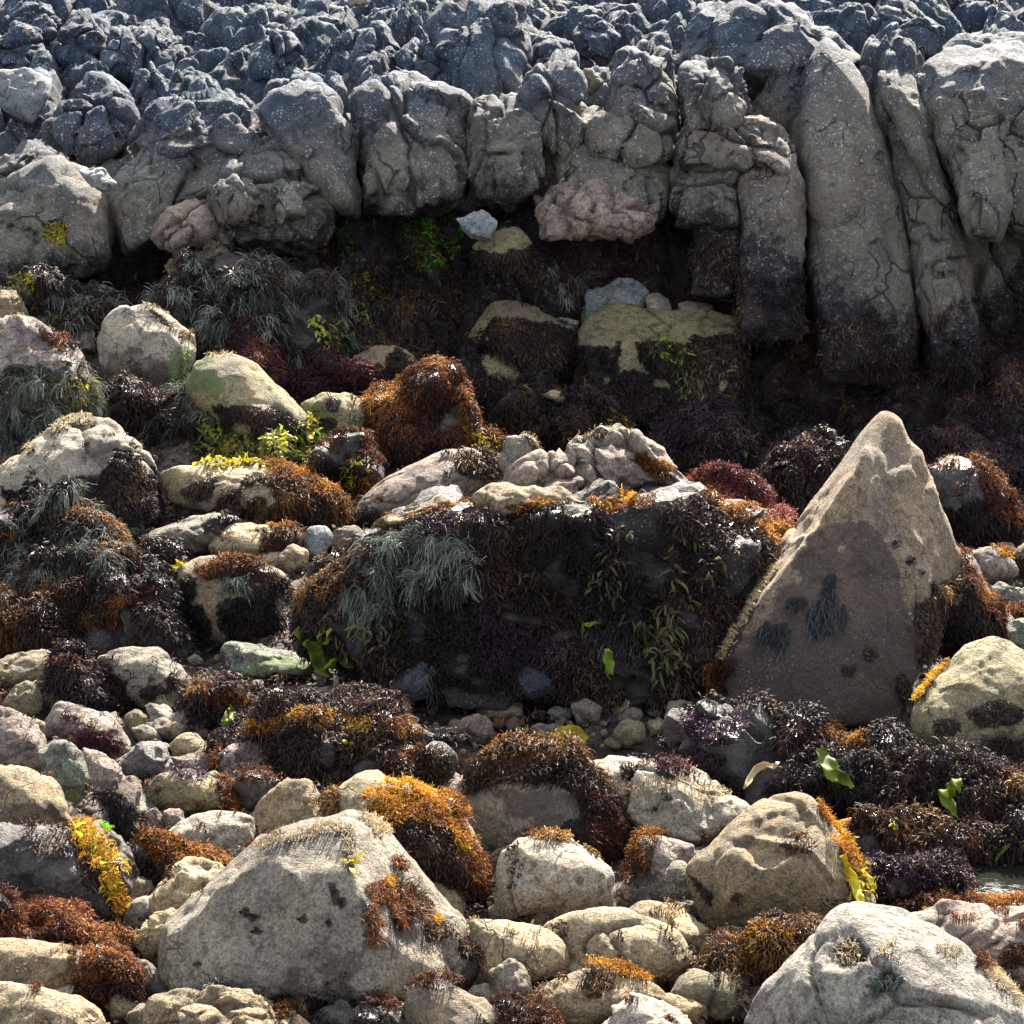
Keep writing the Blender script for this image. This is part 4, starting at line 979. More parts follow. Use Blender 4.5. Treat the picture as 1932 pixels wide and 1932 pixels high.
S('rock_ledge','knobbly pale pink crest of rock on top of the central ledge', [(1050,865),(1086,821),(1126,808),(1171,811),(1201,846),(1246,876),(1296,901),(1322,935),(1266,960),(1191,955),(1091,950),(1041,915)], 950, 'pink', 'rock ledge', at=DL+.35, th=.85, style='knob', group='rocks of the central ledge',
  weed=[([(1195,850),(1230,858),(1262,880),(1255,892),(1220,880)],'orange',1.5),(E(1240,925,40,18),'rust',1.1),(E(1110,820,40,8,-25),'straw',.6)])
S('rock_ledge','row of pale fluted knobs in front of the knobbly crest', [(972,915),(1000,880),(1030,860),(1075,865),(1105,900),(1085,945),(1000,945)], 945, 'pink','rock ledge', at=DL+.20, style='knob', group='rocks of the central ledge')
S('rock_ledge','flat tan shelf at the front lip of the central ledge', [(888,935),(920,918),(1020,914),(1095,928),(1118,950),(1040,972),(930,975),(892,962)], 970, 'tan','rock ledge', at=DL-.14, style='crack', th=1.1, group='rocks of the central ledge', weed=[(E(1010,955,55,8),'orange',1)])
S('rock_ledge','low tan shelf sloping left from the lip of the central ledge', [(695,1000),(760,955),(820,940),(890,950),(905,965),(830,985),(740,1005)], 995, 'tan','rock ledge', at=DL+.05, style='crack', group='rocks of the central ledge', weed=[(E(820,965,60,10,-15),'rust',.9)])
S('stone','upright grey standing stone beside the knobbly crest', [(944,870),(952,825),(975,815),(1005,822),(1020,850),(1005,905),(960,915)], 905, 'gray','stone', at=DL+.45, style='angular', weed=[([(985,815),(1010,822),(1022,855),(1012,860)],'straw',1)])
mound('rust and crimson weed slope at the right end of the central ledge', [(1310,915),(1390,912),(1430,955),(1496,990),(1490,1030),(1410,1030),(1346,1000)], 1030, 'red', at=DL+.55, weed=[(None,'rust',.7),(E(1470,1000,25,14,20),'orange',1.2)])

# the pyramid
S(BO,'tall pyramid shaped boulder with a sharp peak, largest on the shore', [(1666,779),(1636,806),(1601,861),(1561,916),(1511,981),(1461,1046),(1404,1136),(1352,1236),(1334,1286),(1350,1338),(1416,1352),(1550,1358),(1691,1350),(1716,1316),(1730,1236),(1800,1100),(1818,1046),(1806,1016),(1776,946),(1746,886),(1716,831),(1691,791)], 1352, 'pyramid', th=1.05, p=70, style='plain', amp=1.0, lv=6,
  front=[(1664,800,.10),(1618,893,.70),(1770,1100,.60),(1724,1236,.85),(1708,1335,.82),(1425,1150,.74),(1362,1270,.72),(1390,1338,.84),(1550,1352,1.08)],
  pieces=[([(1735,1110),(1770,1060),(1800,1030),(1832,1050),(1858,1100),(1886,1155),(1890,1210),(1840,1260),(1760,1230)], None, .35, .55)],
  weed=[([(1400,1130),(1450,1060),(1465,1065),(1420,1140),(1370,1240),(1350,1250)],'straw',1.0),([(1340,1260),(1372,1240),(1385,1255),(1365,1330),(1340,1330)],'rust',.9),
        ([(1530,1000),(1620,990),(1700,1060),(1725,1130),(1720,1345),(1360,1345),(1370,1250),(1450,1180),(1480,1080)],'mauve',0),(E(1440,1195,34,16,-35),'blue',.8),(E(1478,1205,14,26),'blue',.6),(E(1565,1120,13,40,12),'blue',.7),(E(1548,1175,22,26),'blue',.8),(E(1505,1140,18,12),'blue',.7),(E(1590,1165,9,20),'blue',.6),(E(1640,1230,16,8),'dark',.9,.5),(E(1600,1265,10,10),'dark',.9,.5),(E(1700,1300,14,30),'dark',.9,.5),(E(1690,1025,7,6),'dark',.9,.4),(E(1720,1060,9,7),'dark',.9,.4),(E(1738,1085,6,6),'dark',.9,.4),
        ([(1745,1110),(1800,1095),(1850,1110),(1880,1160),(1890,1220),(1830,1270),(1730,1250)],'dark',1.1),([(1800,1030),(1835,1045),(1865,1100),(1895,1160),(1890,1210),(1860,1170),(1830,1095)],'rust',1.3),([(1760,1108),(1800,1092),(1840,1108),(1830,1125),(1770,1122)],'brown',1.2)])
S(BO,'large olive grey boulder at the right edge in front of the pyramid boulder', [(1708,1350),(1746,1286),(1806,1231),(1856,1196),(1896,1201),(1932,1230),(2000,1300),(2020,1420),(1960,1495),(1850,1490),(1740,1440),(1712,1390)], 1492, 'olive', p=18, amp=.8, front=[(1865,1225,.3),(1800,1290,.75),(1960,1300,.7),(1760,1380,.8),(1850,1360,.95),(1850,1470,1.0),(1960,1460,.9)],
  weed=[([(1740,1420),(1800,1390),(2000,1370),(2010,1500),(1740,1490)],'mauve',0),(E(1880,1340,40,28),'dark',.9,.6),(E(1790,1370,25,16),'dark',.5,.5),([(1700,1340),(1750,1275),(1800,1235),(1780,1265),(1720,1345)],'orange',.7,.6),([(1850,1400),(1940,1380),(2000,1480),(1860,1490)],'brown',.8)])
# ------------------------------------------------------------------ the wet strip and the rows in front of it
S('stone','yellow green rounded stone at the left edge of the wet strip', [(-40,1260),(0,1240),(40,1230),(85,1220),(122,1250),(108,1290),(40,1302),(-30,1300)], 1300, 'olive','stone')
S('stone','small cream olive stone below the yellow green one at the left edge', [(3,1325),(30,1290),(60,1283),(80,1305),(78,1350),(30,1358)], 1356, 'olive','stone')
mound('dark bristly weed clump between the yellow green stone and the grey round boulder', [(78,1275),(140,1240),(200,1253),(232,1290),(222,1345),(125,1348),(80,1310)], 1346, 'dark', weed=[(E(150,1252,50,12),'rust',.8),(None,'purple',.3)])
S(BO,'grey green round boulder with a dark blotch, left of the bone shaped stone', [(183,1240),(230,1218),(280,1221),(330,1245),(372,1290),(348,1335),(285,1346),(230,1318)], 1345, 'gray', weed=[(E(322,1285,14,18),'brown',1),(E(245,1280,16,16),'dark',.3),(E(285,1310,25,14),'dark',.5)])
S(BO,'green waisted stone like a bone lying across the wet strip', [(412,1215),(425,1204),(450,1222),(500,1232),(550,1230),(592,1242),(592,1268),(550,1282),(480,1284),(430,1272)], 1284, 'green','stone', p=16, style='angular', th=1.1, front=[(430,1230,.5),(500,1242,.6),(585,1250,.5),(570,1272,.9),(480,1275,.9),(435,1262,.8)], weed=[(E(540,1262,70,18),'film',0),(E(435,1240,22,28),'purple',.35,.5)])
mound('rust topped weed clump with a green frond in front of the grey round boulder', [(333,1335),(380,1289),(450,1308),(480,1328),(455,1370),(350,1378)], 1376, 'dark', weed=[([(345,1310),(380,1288),(460,1308),(470,1325),(380,1315)],'rust',1.2)])
S(BO,'white pink boulder splashed with dark red stains at the left', [(76,1362),(110,1321),(170,1335),(225,1356),(252,1406),(225,1436),(165,1420),(100,1390)], 1434, 'stained', weed=[(E(135,1355,20,7,20),'red',.8),([(140,1395),(180,1370),(225,1400),(225,1440),(160,1425)],'red',.9)])
S('stone','dark mauve stone left of the white egg shaped stone', [(218,1438),(265,1398),(300,1397),(332,1440),(325,1476),(260,1480)], 1478, 'purple','stone')
S('stone','smooth white egg shaped stone in the left foreground rows', [(318,1408),(345,1381),(370,1381),(402,1413),(382,1432),(325,1428)], 1430, 'cream','stone', amp=.6)
S('stone','flat grey stone beneath the white egg shaped stone', [(318,1428),(400,1416),(408,1458),(345,1466)], 1464, 'gray','stone')
S(BO,'mauve and white rounded boulder with red algae streaks, front of the dark orange topped heap', [(403,1428),(440,1393),(490,1395),(530,1431),(554,1470),(490,1490),(425,1488)], 1488, 'stained', weed=[([(404,1430),(425,1400),(430,1405),(412,1450)],'rust',.8),([(520,1430),(556,1470),(530,1480)],'red',.9)])
S('stone','dark stone with a rusty weed rim below the mauve and white boulder', [(433,1490),(450,1457),(490,1451),(528,1467),(510,1530),(460,1540)], 1538, 'dark','stone', weed=[([(433,1490),(450,1455),(490,1450),(530,1467),(500,1465),(455,1475)],'rust',1)])
S(BO,'yellowish boulder with rust weed fringing its right end, left foreground', [(268,1490),(300,1455),(345,1446),(400,1463),(442,1490),(455,1535),(350,1545),(280,1525)], 1543, 'olive', weed=[([(400,1460),(440,1480),(458,1540),(430,1540),(415,1490)],'rust',1.3),(E(350,1460,40,12,10),'purple',.5)])
mound('wide dark weed heap crowned with orange in the centre left foreground', [(418,1410),(475,1366),(550,1341),(635,1344),(700,1364),(760,1361),(800,1391),(862,1426),(862,1470),(700,1485),(550,1482),(470,1450)], 1484, 'dark', weed=[([(440,1385),(500,1350),(560,1340),(650,1345),(700,1365),(700,1385),(560,1365),(470,1385)],'orange',1.1),([(700,1365),(760,1360),(800,1385),(780,1400)],'rust',1.2),(E(660,1415,15,9),'yellow',2.5),([(780,1400),(860,1425),(860,1450),(790,1420)],'rust',1)])
mound('low rust brown clump on the right end of the orange crowned heap', [(690,1450),(740,1420),(800,1410),(855,1428),(865,1470),(800,1500),(710,1495)], 1498, 'brown', weed=[(E(800,1425,55,14),'rust',1)], dd=-.05)
S('stone','dark blue wet stone half draped in weed left of the domed blue one', [(733,1300),(760,1258),(800,1240),(838,1255),(842,1310),(780,1325)], 1322, 'slate','stone', dd=-.34, weed=[(E(822,1275,22,34),'feather',.8,.7)])
S('stone','domed blue black wet stone at the foot of the ledge', [(903,1300),(935,1255),(980,1238),(1030,1260),(1054,1305),(1000,1322),(930,1320)], 1320, 'slate','stone', dd=-.36, weed=[(E(950,1280,25,25),'blue',.8)])
S('stone','upright blue black stone leaning behind the domed one', [(1019,1232),(1041,1216),(1066,1241),(1083,1290),(1060,1312),(1030,1285)], 1308, 'slate','stone', dd=-.30, style='layer', amp=.6)
for l, o, b, tn in [
 ('brownish red pebble in the wet strip below the domed blue stone', [(1075,1330),(1105,1313),(1140,1335),(1130,1370),(1090,1368)],1370,'pink'),
 ('oval olive pebble leaning right of the brownish red one', [(1145,1340),(1185,1308),(1215,1312),(1190,1345),(1160,1358)],1355,'olive'),
 ('pale green pebble left of the brownish red one', [(1030,1345),(1050,1330),(1078,1335),(1080,1355),(1050,1362)],1360,'green'),
 ('broad pale olive stone below the leaning oval pebble', [(1152,1385),(1180,1353),(1215,1362),(1220,1400),(1180,1415)],1412,'olive'),
 ('cream pebble left of the purple weed under the pyramid boulder', [(1285,1375),(1310,1348),(1345,1350),(1330,1380),(1300,1392)],1390,'cream'),
 ('small white pebble right of the broad pale olive stone', [(1228,1370),(1240,1355),(1255,1365),(1248,1385),(1235,1385)],1385,'white'),
 ('flat pale blue stone on the orange crowned heap', [(632,1345),(655,1337),(690,1350),(690,1362),(650,1360)],1400,'blue'),
 ('knobbly pale stone in the wet strip right of the bone shaped stone', [(590,1305),(620,1293),(645,1305),(640,1330),(600,1330)],1332,'gray'),
 ('grey pebble in the wet strip left of the dark blue wet stone', [(680,1310),(705,1298),(728,1310),(720,1332),(690,1332)],1332,'gray'),
 ('dull green stone in the wet strip below the domed blue stone', [(895,1340),(930,1315),(985,1325),(990,1352),(930,1362)],1362,'olive'),
 ('green tinged pebble behind the weed capped boulder in the centre', [(930,1410),(950,1395),(968,1400),(970,1425),(940,1428)],1428,'green'),
 ('small pale stone left of the rust topped clump with a frond', [(232,1350),(260,1335),(280,1350),(275,1385),(245,1385)],1388,'olive'),
 ('grey stone in the row above the white egg shaped stone', [(245,1375),(275,1365),(300,1380),(310,1400),(260,1400)],1402,'gray'),
 ('olive pebble beside the rust topped clump with a frond', [(310,1375),(330,1360),(348,1370),(345,1395),(318,1395)],1398,'olive'),
 ]:
    S('stone', l, o, b, tn, 'stone', amp=.7)

# right hand wet field
mound('purple black weed bank with an orange crest under the pyramid boulder', [(1268,1400),(1320,1345),(1390,1338),(1460,1355),(1560,1370),(1620,1395),(1650,1430),(1645,1500),(1500,1525),(1380,1525),(1290,1490)], 1524, 'dark', weed=[(E(1345,1372,55,32),'purple',1),([(1530,1375),(1570,1362),(1640,1400),(1650,1430),(1600,1420)],'orange',1.2),([(1480,1375),(1530,1372),(1600,1420),(1560,1430)],'rust',.7)])
S(BO,'wet purple grey boulder draped in dark weed at the right', [(1500,1470),(1600,1440),(1700,1425),(1780,1420),(1880,1440),(2000,1470),(2000,1570),(1800,1578),(1620,1570)], 1576, 'wet', style='knob', th=.8, weed=[(None,'dark',.7),(E(1870,1480,80,45),'brown',1.1),(E(1680,1430,70,14),'brown',1),(E(1890,1440,14,14),'purple',2)])
mound('low wet bank of dark brown weed right of the layered boulder', [(1600,1590),(1640,1560),(1720,1550),(1830,1555),(1855,1600),(1760,1635),(1640,1635)], 1634, 'brown', weed=[(None,'dark',.6),(E(1700,1568,40,10),'yellow',.6)])
mound('strip of purple brown weed reaching the tide pool', [(1610,1640),(1700,1620),(1790,1632),(1840,1648),(1845,1670),(1740,1700),(1630,1698)], 1700, 'purple', weed=[(None,'brown',.6),(None,'dark',.5)])
mound('dark weed clump at the right edge above the tide pool', [(1825,1590),(1900,1555),(1970,1555),(1990,1615),(1890,1630)], 1630, 'dark', weed=[(E(1925,1590,20,20),'lime',.6)])
mound('golden brown weed fringe along the near side of the tide pool', [(1670,1705),(1730,1698),(1800,1695),(1900,1702),(1990,1706),(1980,1725),(1760,1730),(1680,1725)], 1728, 'rust', weed=[(None,'orange',.4)])

# middle foreground
S(BO,'pale flat topped slab behind the weed capped boulder in the centre', [(1075,1430),(1110,1421),(1166,1420),(1221,1435),(1301,1455),(1366,1485),(1413,1522),(1390,1580),(1316,1610),(1206,1600),(1110,1540)], 1606, 'white', style='crack', p=18, front=[(1110,1440,.3),(1220,1465,.6),(1330,1490,.5),(1390,1540,.7),(1180,1540,.9),(1300,1590,1.0)],
  weed=[([(1140,1480),(1220,1470),(1300,1470),(1380,1500),(1320,1520),(1200,1510)],'straw',.4),(E(1265,1450,35,14),'red',.9),(E(1185,1462,14,10),'dark',.8),(E(1220,1427,30,6),'dark',.7)])
S(BO,'rounded boulder with a thick brown weed cap in the centre foreground', [(868,1505),(890,1450),(930,1412),(980,1398),(1050,1399),(1110,1445),(1160,1500),(1197,1560),(1192,1625),(1100,1640),(1000,1625),(925,1630),(880,1570)], 1636, 'gray', amp=.8,
  weed=[([(930,1500),(1090,1500),(1180,1560),(1190,1640),(1000,1600)],'mauve',0),([(880,1490),(900,1440),(980,1395),(1060,1400),(1120,1450),(1170,1510),(1130,1500),(1060,1490),(980,1480),(920,1485)],'brown',1.5,1.2),(E(1000,1425,90,24,8),'orange',.8),([(1080,1490),(1170,1510),(1200,1570),(1190,1640),(1130,1610)],'rust',1.0),(E(1090,1590,60,40),'dark',.7)])
S('stone','pale oval stone left of the brown capped boulder', [(810,1505),(860,1498),(874,1520),(840,1540)], 1540, 'cream','stone')
S('stone','mauve tan stone behind the pale oval one', [(812,1502),(840,1470),(885,1458),(905,1490),(860,1520)], 1515, 'pink','stone')
S(BO,'dark boulder smothered in rust and orange weed, centre left foreground', [(608,1512),(645,1475),(690,1452),(780,1475),(850,1515),(910,1590),(927,1650),(905,1715),(800,1720),(700,1650),(640,1570)], 1718, 'cream', amp=.8,
  weed=[([(690,1500),(740,1478),(800,1485),(860,1520),(900,1570),(870,1600),(780,1560),(700,1545)],'orange',1.3),([(690,1520),(780,1550),(880,1600),(930,1640),(910,1720),(780,1710),(690,1600)],'dark',1.3),([(860,1540),(915,1590),(930,1650),(910,1690),(870,1620)],'rust',1.3),(E(830,1528,18,9,20),'lime',.7,.6),([(605,1510),(640,1475),(650,1510),(640,1560)],'brown',1)])
S(BO,'white boulder with an egg like outline and faint crack, centre foreground', [(916,1690),(930,1620),(960,1580),(996,1564),(1056,1569),(1116,1605),(1161,1645),(1170,1675),(1160,1725),(1040,1768),(935,1745)], 1766, 'white', style='crack', amp=.6, weed=[([(950,1575),(1000,1562),(1060,1568),(1085,1590),(1050,1580)],'rust',.7),(E(1000,1735,40,14),'dark',.12,.4)])
S(BO,'layered tan boulder with golden weed running down its right edge', [(1282,1635),(1346,1580),(1406,1530),(1446,1505),(1506,1492),(1533,1500),(1568,1545),(1608,1600),(1633,1665),(1663,1710),(1635,1755),(1551,1765),(1466,1785),(1346,1780),(1330,1725),(1290,1690)], 1782, 'tan', style='layer', p=18, amp=.8, lv=6,
  weed=[([(1500,1492),(1535,1498),(1570,1545),(1610,1600),(1620,1640),(1590,1640),(1560,1590),(1520,1540)],'orange',1.2),([(1580,1580),(1610,1620),(1635,1690),(1610,1705),(1590,1640)],'yellow',1.3),([(1290,1655),(1360,1690),(1440,1690),(1430,1720),(1340,1710)],'dark',.8,.6),([(1455,1585),(1510,1570),(1540,1600),(1490,1600)],'brown',.8),([(1540,1690),(1600,1690),(1600,1730),(1550,1735)],'dark',.3,.4),([(1570,1545),(1605,1595),(1640,1670),(1620,1665)],'rust',1)])
S(BO,'white stone with orange weed on its left shoulder, left of the layered boulder', [(1190,1625),(1205,1570),(1245,1578),(1312,1590),(1300,1640),(1250,1700),(1200,1705)], 1704, 'stained', weed=[([(1190,1610),(1205,1568),(1250,1578),(1220,1600)],'orange',1.1),([(1190,1600),(1230,1600),(1220,1660),(1190,1660)],'rust',.8)])
S('stone','smooth olive grey stone against the left end of the layered boulder', [(1216,1690),(1240,1635),(1280,1622),(1322,1650),(1312,1715),(1250,1722)], 1720, 'gray','stone')
S('stone','small upright tan pebble right of the egg outlined white boulder', [(1161,1705),(1176,1665),(1193,1675),(1194,1712),(1166,1725)], 1724, 'tan','stone')
S(BO,'pale rounded boulder with a dark streaked side, behind the split cream boulder', [(1163,1730),(1211,1695),(1266,1708),(1326,1740),(1358,1778),(1340,1815),(1246,1805)], 1814, 'cream', weed=[(E(1335,1775,8,25,-30),'dark',.2,.4)])
S(BO,'large cream boulder split by a curved crack, dotted with limpets', [(1031,1755),(1081,1720),(1151,1715),(1246,1733),(1291,1758),(1328,1808),(1318,1845),(1266,1870),(1186,1858),(1081,1825)], 1868, 'cream', style='crack', amp=.6)
S('stone','small blue grey pebble below the large split cream boulder', [(1080,1825),(1100,1803),(1120,1812),(1122,1840),(1090,1845)], 1842, 'blue','stone')
S(BO,'smooth yellow white boulder right of the big fronted boulder', [(880,1735),(960,1733),(1026,1753),(1066,1783),(1080,1822),(1041,1860),(966,1880),(900,1850)], 1878, 'cream', amp=.6)
S('stone','dark shaded round stone under the smooth yellow white boulder', [(918,1830),(960,1803),(995,1828),(1004,1872),(980,1912),(930,1912)], 1912, 'gray','stone')
S(BO,'tan oval boulder with an orange weed tuft on top, bottom centre', [(999,1890),(1036,1845),(1106,1823),(1206,1833),(1263,1865),(1270,1895),(1166,1945),(1066,1950),(1010,1930)], 1948, 'tan', amp=.7, weed=[([(1115,1823),(1160,1818),(1225,1838),(1220,1852),(1170,1842),(1120,1832)],'orange',1.2),(E(1125,1862,30,25),'brown',.8)])
S(BO,'olive cream boulder with a split face, bottom right of centre', [(1254,1875),(1291,1835),(1341,1821),(1391,1824),(1440,1870),(1446,1905),(1391,1935),(1316,1935)], 1934, 'olive', style='crack', amp=.6)
S(BO,'small white boulder with rust streaks at the bottom edge', [(1120,1960),(1151,1895),(1186,1871),(1226,1879),(1266,1900),(1315,1928),(1320,2000),(1140,2005)], 2002, 'white', style='angular', weed=[([(1190,1885),(1240,1890),(1290,1930),(1250,1930),(1200,1905)],'rust',.9,.6)])
mound('brown and gold weed heap beside the huge pale boulder at bottom right', [(1316,1820),(1376,1760),(1456,1738),(1543,1750),(1540,1800),(1470,1860),(1446,1885),(1386,1870)], 1884, 'brown', weed=[(E(1430,1765,70,20,-10),'orange',.6),(E(1420,1850,40,25),'dark',.8)])
S(BO,'flat pinkish boulder at the right edge behind the huge pale boulder', [(1680,1735),(1746,1709),(1841,1706),(1990,1712),(2020,1800),(1960,1880),(1846,1860),(1766,1790)], 1878, 'pink', style='layer', p=18, amp=.8, weed=[(E(1905,1800,45,30),'brown',.5,.6)])
S(BO,'huge pale grey boulder filling the bottom right corner', [(1395,1960),(1446,1860),(1491,1795),(1546,1738),(1581,1710),(1616,1703),(1666,1723),(1741,1750),(1816,1790),(1856,1820),(1960,1900),(2030,2010),(1950,2120),(1500,2130),(1400,2060)], 2128, 'pale', style='crack', p=20, th=.85, amp=.6, lv=6,
  front=[(1610,1725,.25),(1740,1775,.45),(1560,1800,.6),(1850,1860,.6),(1700,1880,.95),(1500,1930,.8),(1900,1960,.9),(1650,2060,1.05),(1800,2060,1.05)],
  weed=[(E(1600,1790,32,25),'straw',.6,1.2),(E(1670,1800,28,28,30),'straw',.6,1.2),([(1845,1820),(1870,1830),(1932,1890),(1920,1910),(1850,1850)],'straw',.8),(E(1850,1818,14,12),'rust',1.1),(E(1670,1855,30,14),'feather',.5,.5),(E(1790,1795,25,14),'straw',.5)])

# left foreground
S('rock_slab','thick tan slab at the left edge above the leaning block', [(-60,1350),(0,1331),(40,1345),(90,1385),(98,1440),(60,1480),(-60,1480)], 1540, 'pink', 'rock slab', style='layer', group='slabs of the left foreground outcrop', dd=.25)
S('rock_slab','green grey upright slab in the left foreground outcrop', [(70,1420),(100,1392),(140,1400),(165,1430),(175,1480),(150,1520),(95,1500)], 1560, 'green', 'rock slab', style='angular', group='slabs of the left foreground outcrop', dd=-.02)
S('rock_slab','tall leaning slab with a dark cleft, right side of the left outcrop', [(148,1410),(210,1418),(245,1453),(267,1495),(268,1540),(262,1600),(220,1620),(185,1500)], 1640, 'pink', 'rock slab', style='angular', group='slabs of the left foreground outcrop', weed=[([(190,1480),(250,1480),(270,1620),(200,1620)],'mauve',0),([(180,1500),(225,1490),(262,1560),(250,1610),(210,1600)],'dark',.8)])
S('rock_slab','broad reddish brown leaning slab at the left edge of the foreground', [(-60,1445),(40,1438),(100,1463),(136,1505),(144,1560),(125,1590),(25,1580),(-60,1580)], 1640, 'tan', 'rock slab', style='crack', amp=.7, group='slabs of the left foreground outcrop', weed=[(E(60,1550,90,35),'mauve',0)])
S('rock_slab','dark base block of the left outcrop streaked with yellow weed', [(-60,1545),(140,1555),(230,1570),(258,1610),(252,1700),(222,1750),(150,1740),(50,1710),(-60,1690)], 1745, 'dark', 'rock slab', style='angular', group='slabs of the left foreground outcrop',
  weed=[([(138,1560),(170,1555),(210,1610),(235,1740),(205,1735),(180,1660),(145,1620)],'orange',1.0),([(138,1560),(165,1560),(200,1640),(230,1740),(215,1730),(170,1650)],'yellow',.9),(E(205,1555,22,14,40),'green',1.2),(E(100,1580,60,40),'dark',.4),(E(165,1640,20,40),'dark',.6)])
mound('rust red weed slope running down to the right at the left edge', [(-60,1690),(50,1708),(150,1742),(262,1778),(255,1802),(100,1805),(-60,1780)], 1806, 'rust', weed=[(None,'red',.4),(E(215,1772,40,14),'orange',.6)])
mound('orange brown weed bank below the leaning slab, left foreground', [(255,1590),(285,1570),(330,1598),(400,1612),(425,1632),(350,1655),(290,1690),(258,1660)], 1690, 'rust', weed=[(E(330,1600,70,16,25),'orange',1),([(255,1600),(320,1640),(290,1690),(255,1660)],'dark',1.3)])
S(BO,'long tan sloping boulder at the left edge of the front row', [(-60,1775),(20,1768),(100,1775),(200,1805),(224,1850),(200,1892),(100,1895),(-60,1890)], 1893, 'tan', style='layer', amp=.6)
S(BO,'broad cream boulder in the bottom left corner', [(-60,1862),(50,1850),(125,1873),(185,1890),(205,1935),(200,2010),(-60,2010)], 2008, 'cream', amp=.7, weed=[(E(105,1925,16,14),'dark',.3,.4)])
mound('dark rust weed clump hanging between the left front boulders', [(118,1815),(190,1783),(262,1803),(268,1858),(240,1900),(200,1895),(145,1870)], 1898, 'rust', weed=[([(190,1820),(268,1840),(240,1900),(180,1890)],'dark',1),(E(115,1850,25,20),'straw',.6)])
S('stone','grey upright stone right of the dark rust clump, front row', [(253,1805),(300,1823),(304,1865),(262,1895),(248,1850)], 1893, 'gray','stone')
S(BO,'angular cream stone behind the left slope of the big fronted boulder', [(263,1705),(290,1673),(345,1613),(400,1620),(442,1638),(410,1700),(320,1755),(275,1745)], 1752, 'cream', style='angular', p=22)
S(BO,'pale tan stone tucked under the left edge of the big fronted boulder', [(250,1775),(285,1725),(325,1708),(352,1730),(320,1810),(270,1812)], 1812, 'cream', style='angular', p=22)
S(BO,'white smooth boulder below the yellowish boulder, left foreground', [(310,1585),(350,1545),(415,1526),(485,1533),(486,1590),(430,1635),(350,1625)], 1634, 'white', style='crack', amp=.6)
S('stone','small white pebble on the near side of the white smooth boulder', [(420,1615),(445,1596),(463,1612),(450,1642),(425,1638)], 1642, 'white','stone')
S(BO,'angular tan block perched behind the big fronted boulder', [(473,1590),(483,1522),(530,1475),(575,1468),(602,1490),(650,1545),(650,1590),(550,1620),(490,1620)], 1618, 'tan', style='angular', p=26, front=[(500,1530,.5),(575,1490,.3),(590,1560,.8),(630,1580,.7),(500,1600,.8),(560,1610,.9)])
S('stone','brown upright pebble left of the white smooth boulder', [(270,1535),(295,1520),(312,1545),(304,1585),(277,1572)], 1583, 'pink','stone')
S('stone','brown rounded pebble touching the white smooth boulder', [(305,1530),(340,1522),(355,1550),(330,1585),(308,1570)], 1583, 'pink','stone')
S(BO,'big boulder with a broad grey front face and a sharp ridge, centre left foreground', [(300,1815),(310,1740),(380,1690),(450,1640),(480,1592),(530,1563),(590,1550),(650,1543),(675,1530),(722,1550),(752,1590),(782,1660),(800,1710),(870,1735),(900,1790),(850,1880),(750,1890),(640,1890),(475,1885),(325,1880)], 1888, 'gray', p=70, th=1.2, style='plain', amp=1.0, lv=6,
  front=[(652,1560,.48),(664,1640,.82),(688,1800,1.12),(690,1882,1.12),(325,1765,.50),(320,1865,.62),(470,1878,.86),(548,1578,.40),(400,1700,.44),(800,1790,.60),(850,1875,.60),(740,1610,.26)],
  pieces=[([(760,1700),(800,1690),(865,1720),(915,1792),(932,1835),(905,1890),(800,1900),(730,1850)], None, -.05, .5)],
  weed=[([(680,1690),(760,1650),(800,1700),(920,1790),(930,1900),(690,1890)],'mauve',0),([(480,1600),(530,1565),(600,1550),(660,1550),(655,1575),(600,1570),(520,1590)],'straw',.8),([(655,1555),(668,1560),(672,1600),(662,1640),(655,1600)],'straw',1.2),(E(663,1628,8,10),'yellow',2),([(672,1535),(700,1532),(730,1560),(715,1580)],'straw',.9),
        (E(747,1633,12,14),'rust',1.4),(E(715,1685,25,22),'rust',.9),(E(725,1668,10,10),'orange',1.2),(E(755,1680,16,16),'brown',1.0),(E(698,1745,13,40),'rust',1.0),(E(755,1725,20,25),'rust',.9),(E(780,1710,25,35,-30),'brown',.9),([(800,1740),(860,1750),(910,1790),(890,1815),(830,1790)],'brown',1.1),(E(820,1735,14,8),'orange',1),
        (E(465,1722,9,7,20),'dark',1,.35),(E(480,1730,8,5,-20),'dark',1,.35),(E(569,1731,6,7),'dark',1,.3),(E(486,1757,8,4),'dark',1,.3),(E(632,1680,7,10,-15),'dark',.8,.35),(E(642,1700,6,12,-15),'dark',.8,.35),(E(375,1818,4,9),'dark',1,.3),(E(620,1740,5,4),'dark',1,.3),([(560,1830),(690,1790),(720,1850),(700,1890),(520,1890)],'mauve',0),([(600,1850),(690,1830),(720,1870),(700,1890),(560,1890)],'dark',.45,.5),(E(382,1678,6,6),'dark',.45,.5),([(690,1790),(740,1800),(740,1880),(700,1880)],'rust',.8)])
S(BO,'tan sloping stone right behind the big fronted boulder', [(768,1645),(820,1660),(875,1693),(894,1735),(850,1765),(770,1720)], 1765, 'tan', dd=.12)
S('stone','brown rounded stone in the bottom row left of centre', [(258,1920),(280,1880),(340,1861),(390,1870),(380,1930),(300,1975),(262,1965)], 1972, 'tan','stone')
S(BO,'lumpy tan boulder at the bottom edge with a notched top', [(265,1960),(350,1885),(390,1873),(420,1888),(480,1868),(525,1883),(562,1920),(605,1955),(600,2030),(270,2030)], 2028, 'tan', style='knob', amp=.6, weed=[(E(530,1905,12,18),'orange',1.3)])
S('stone','little round olive pebble between two bottom row boulders', [(494,1868),(515,1847),(536,1860),(531,1890),(500,1890)], 1890, 'olive','stone')
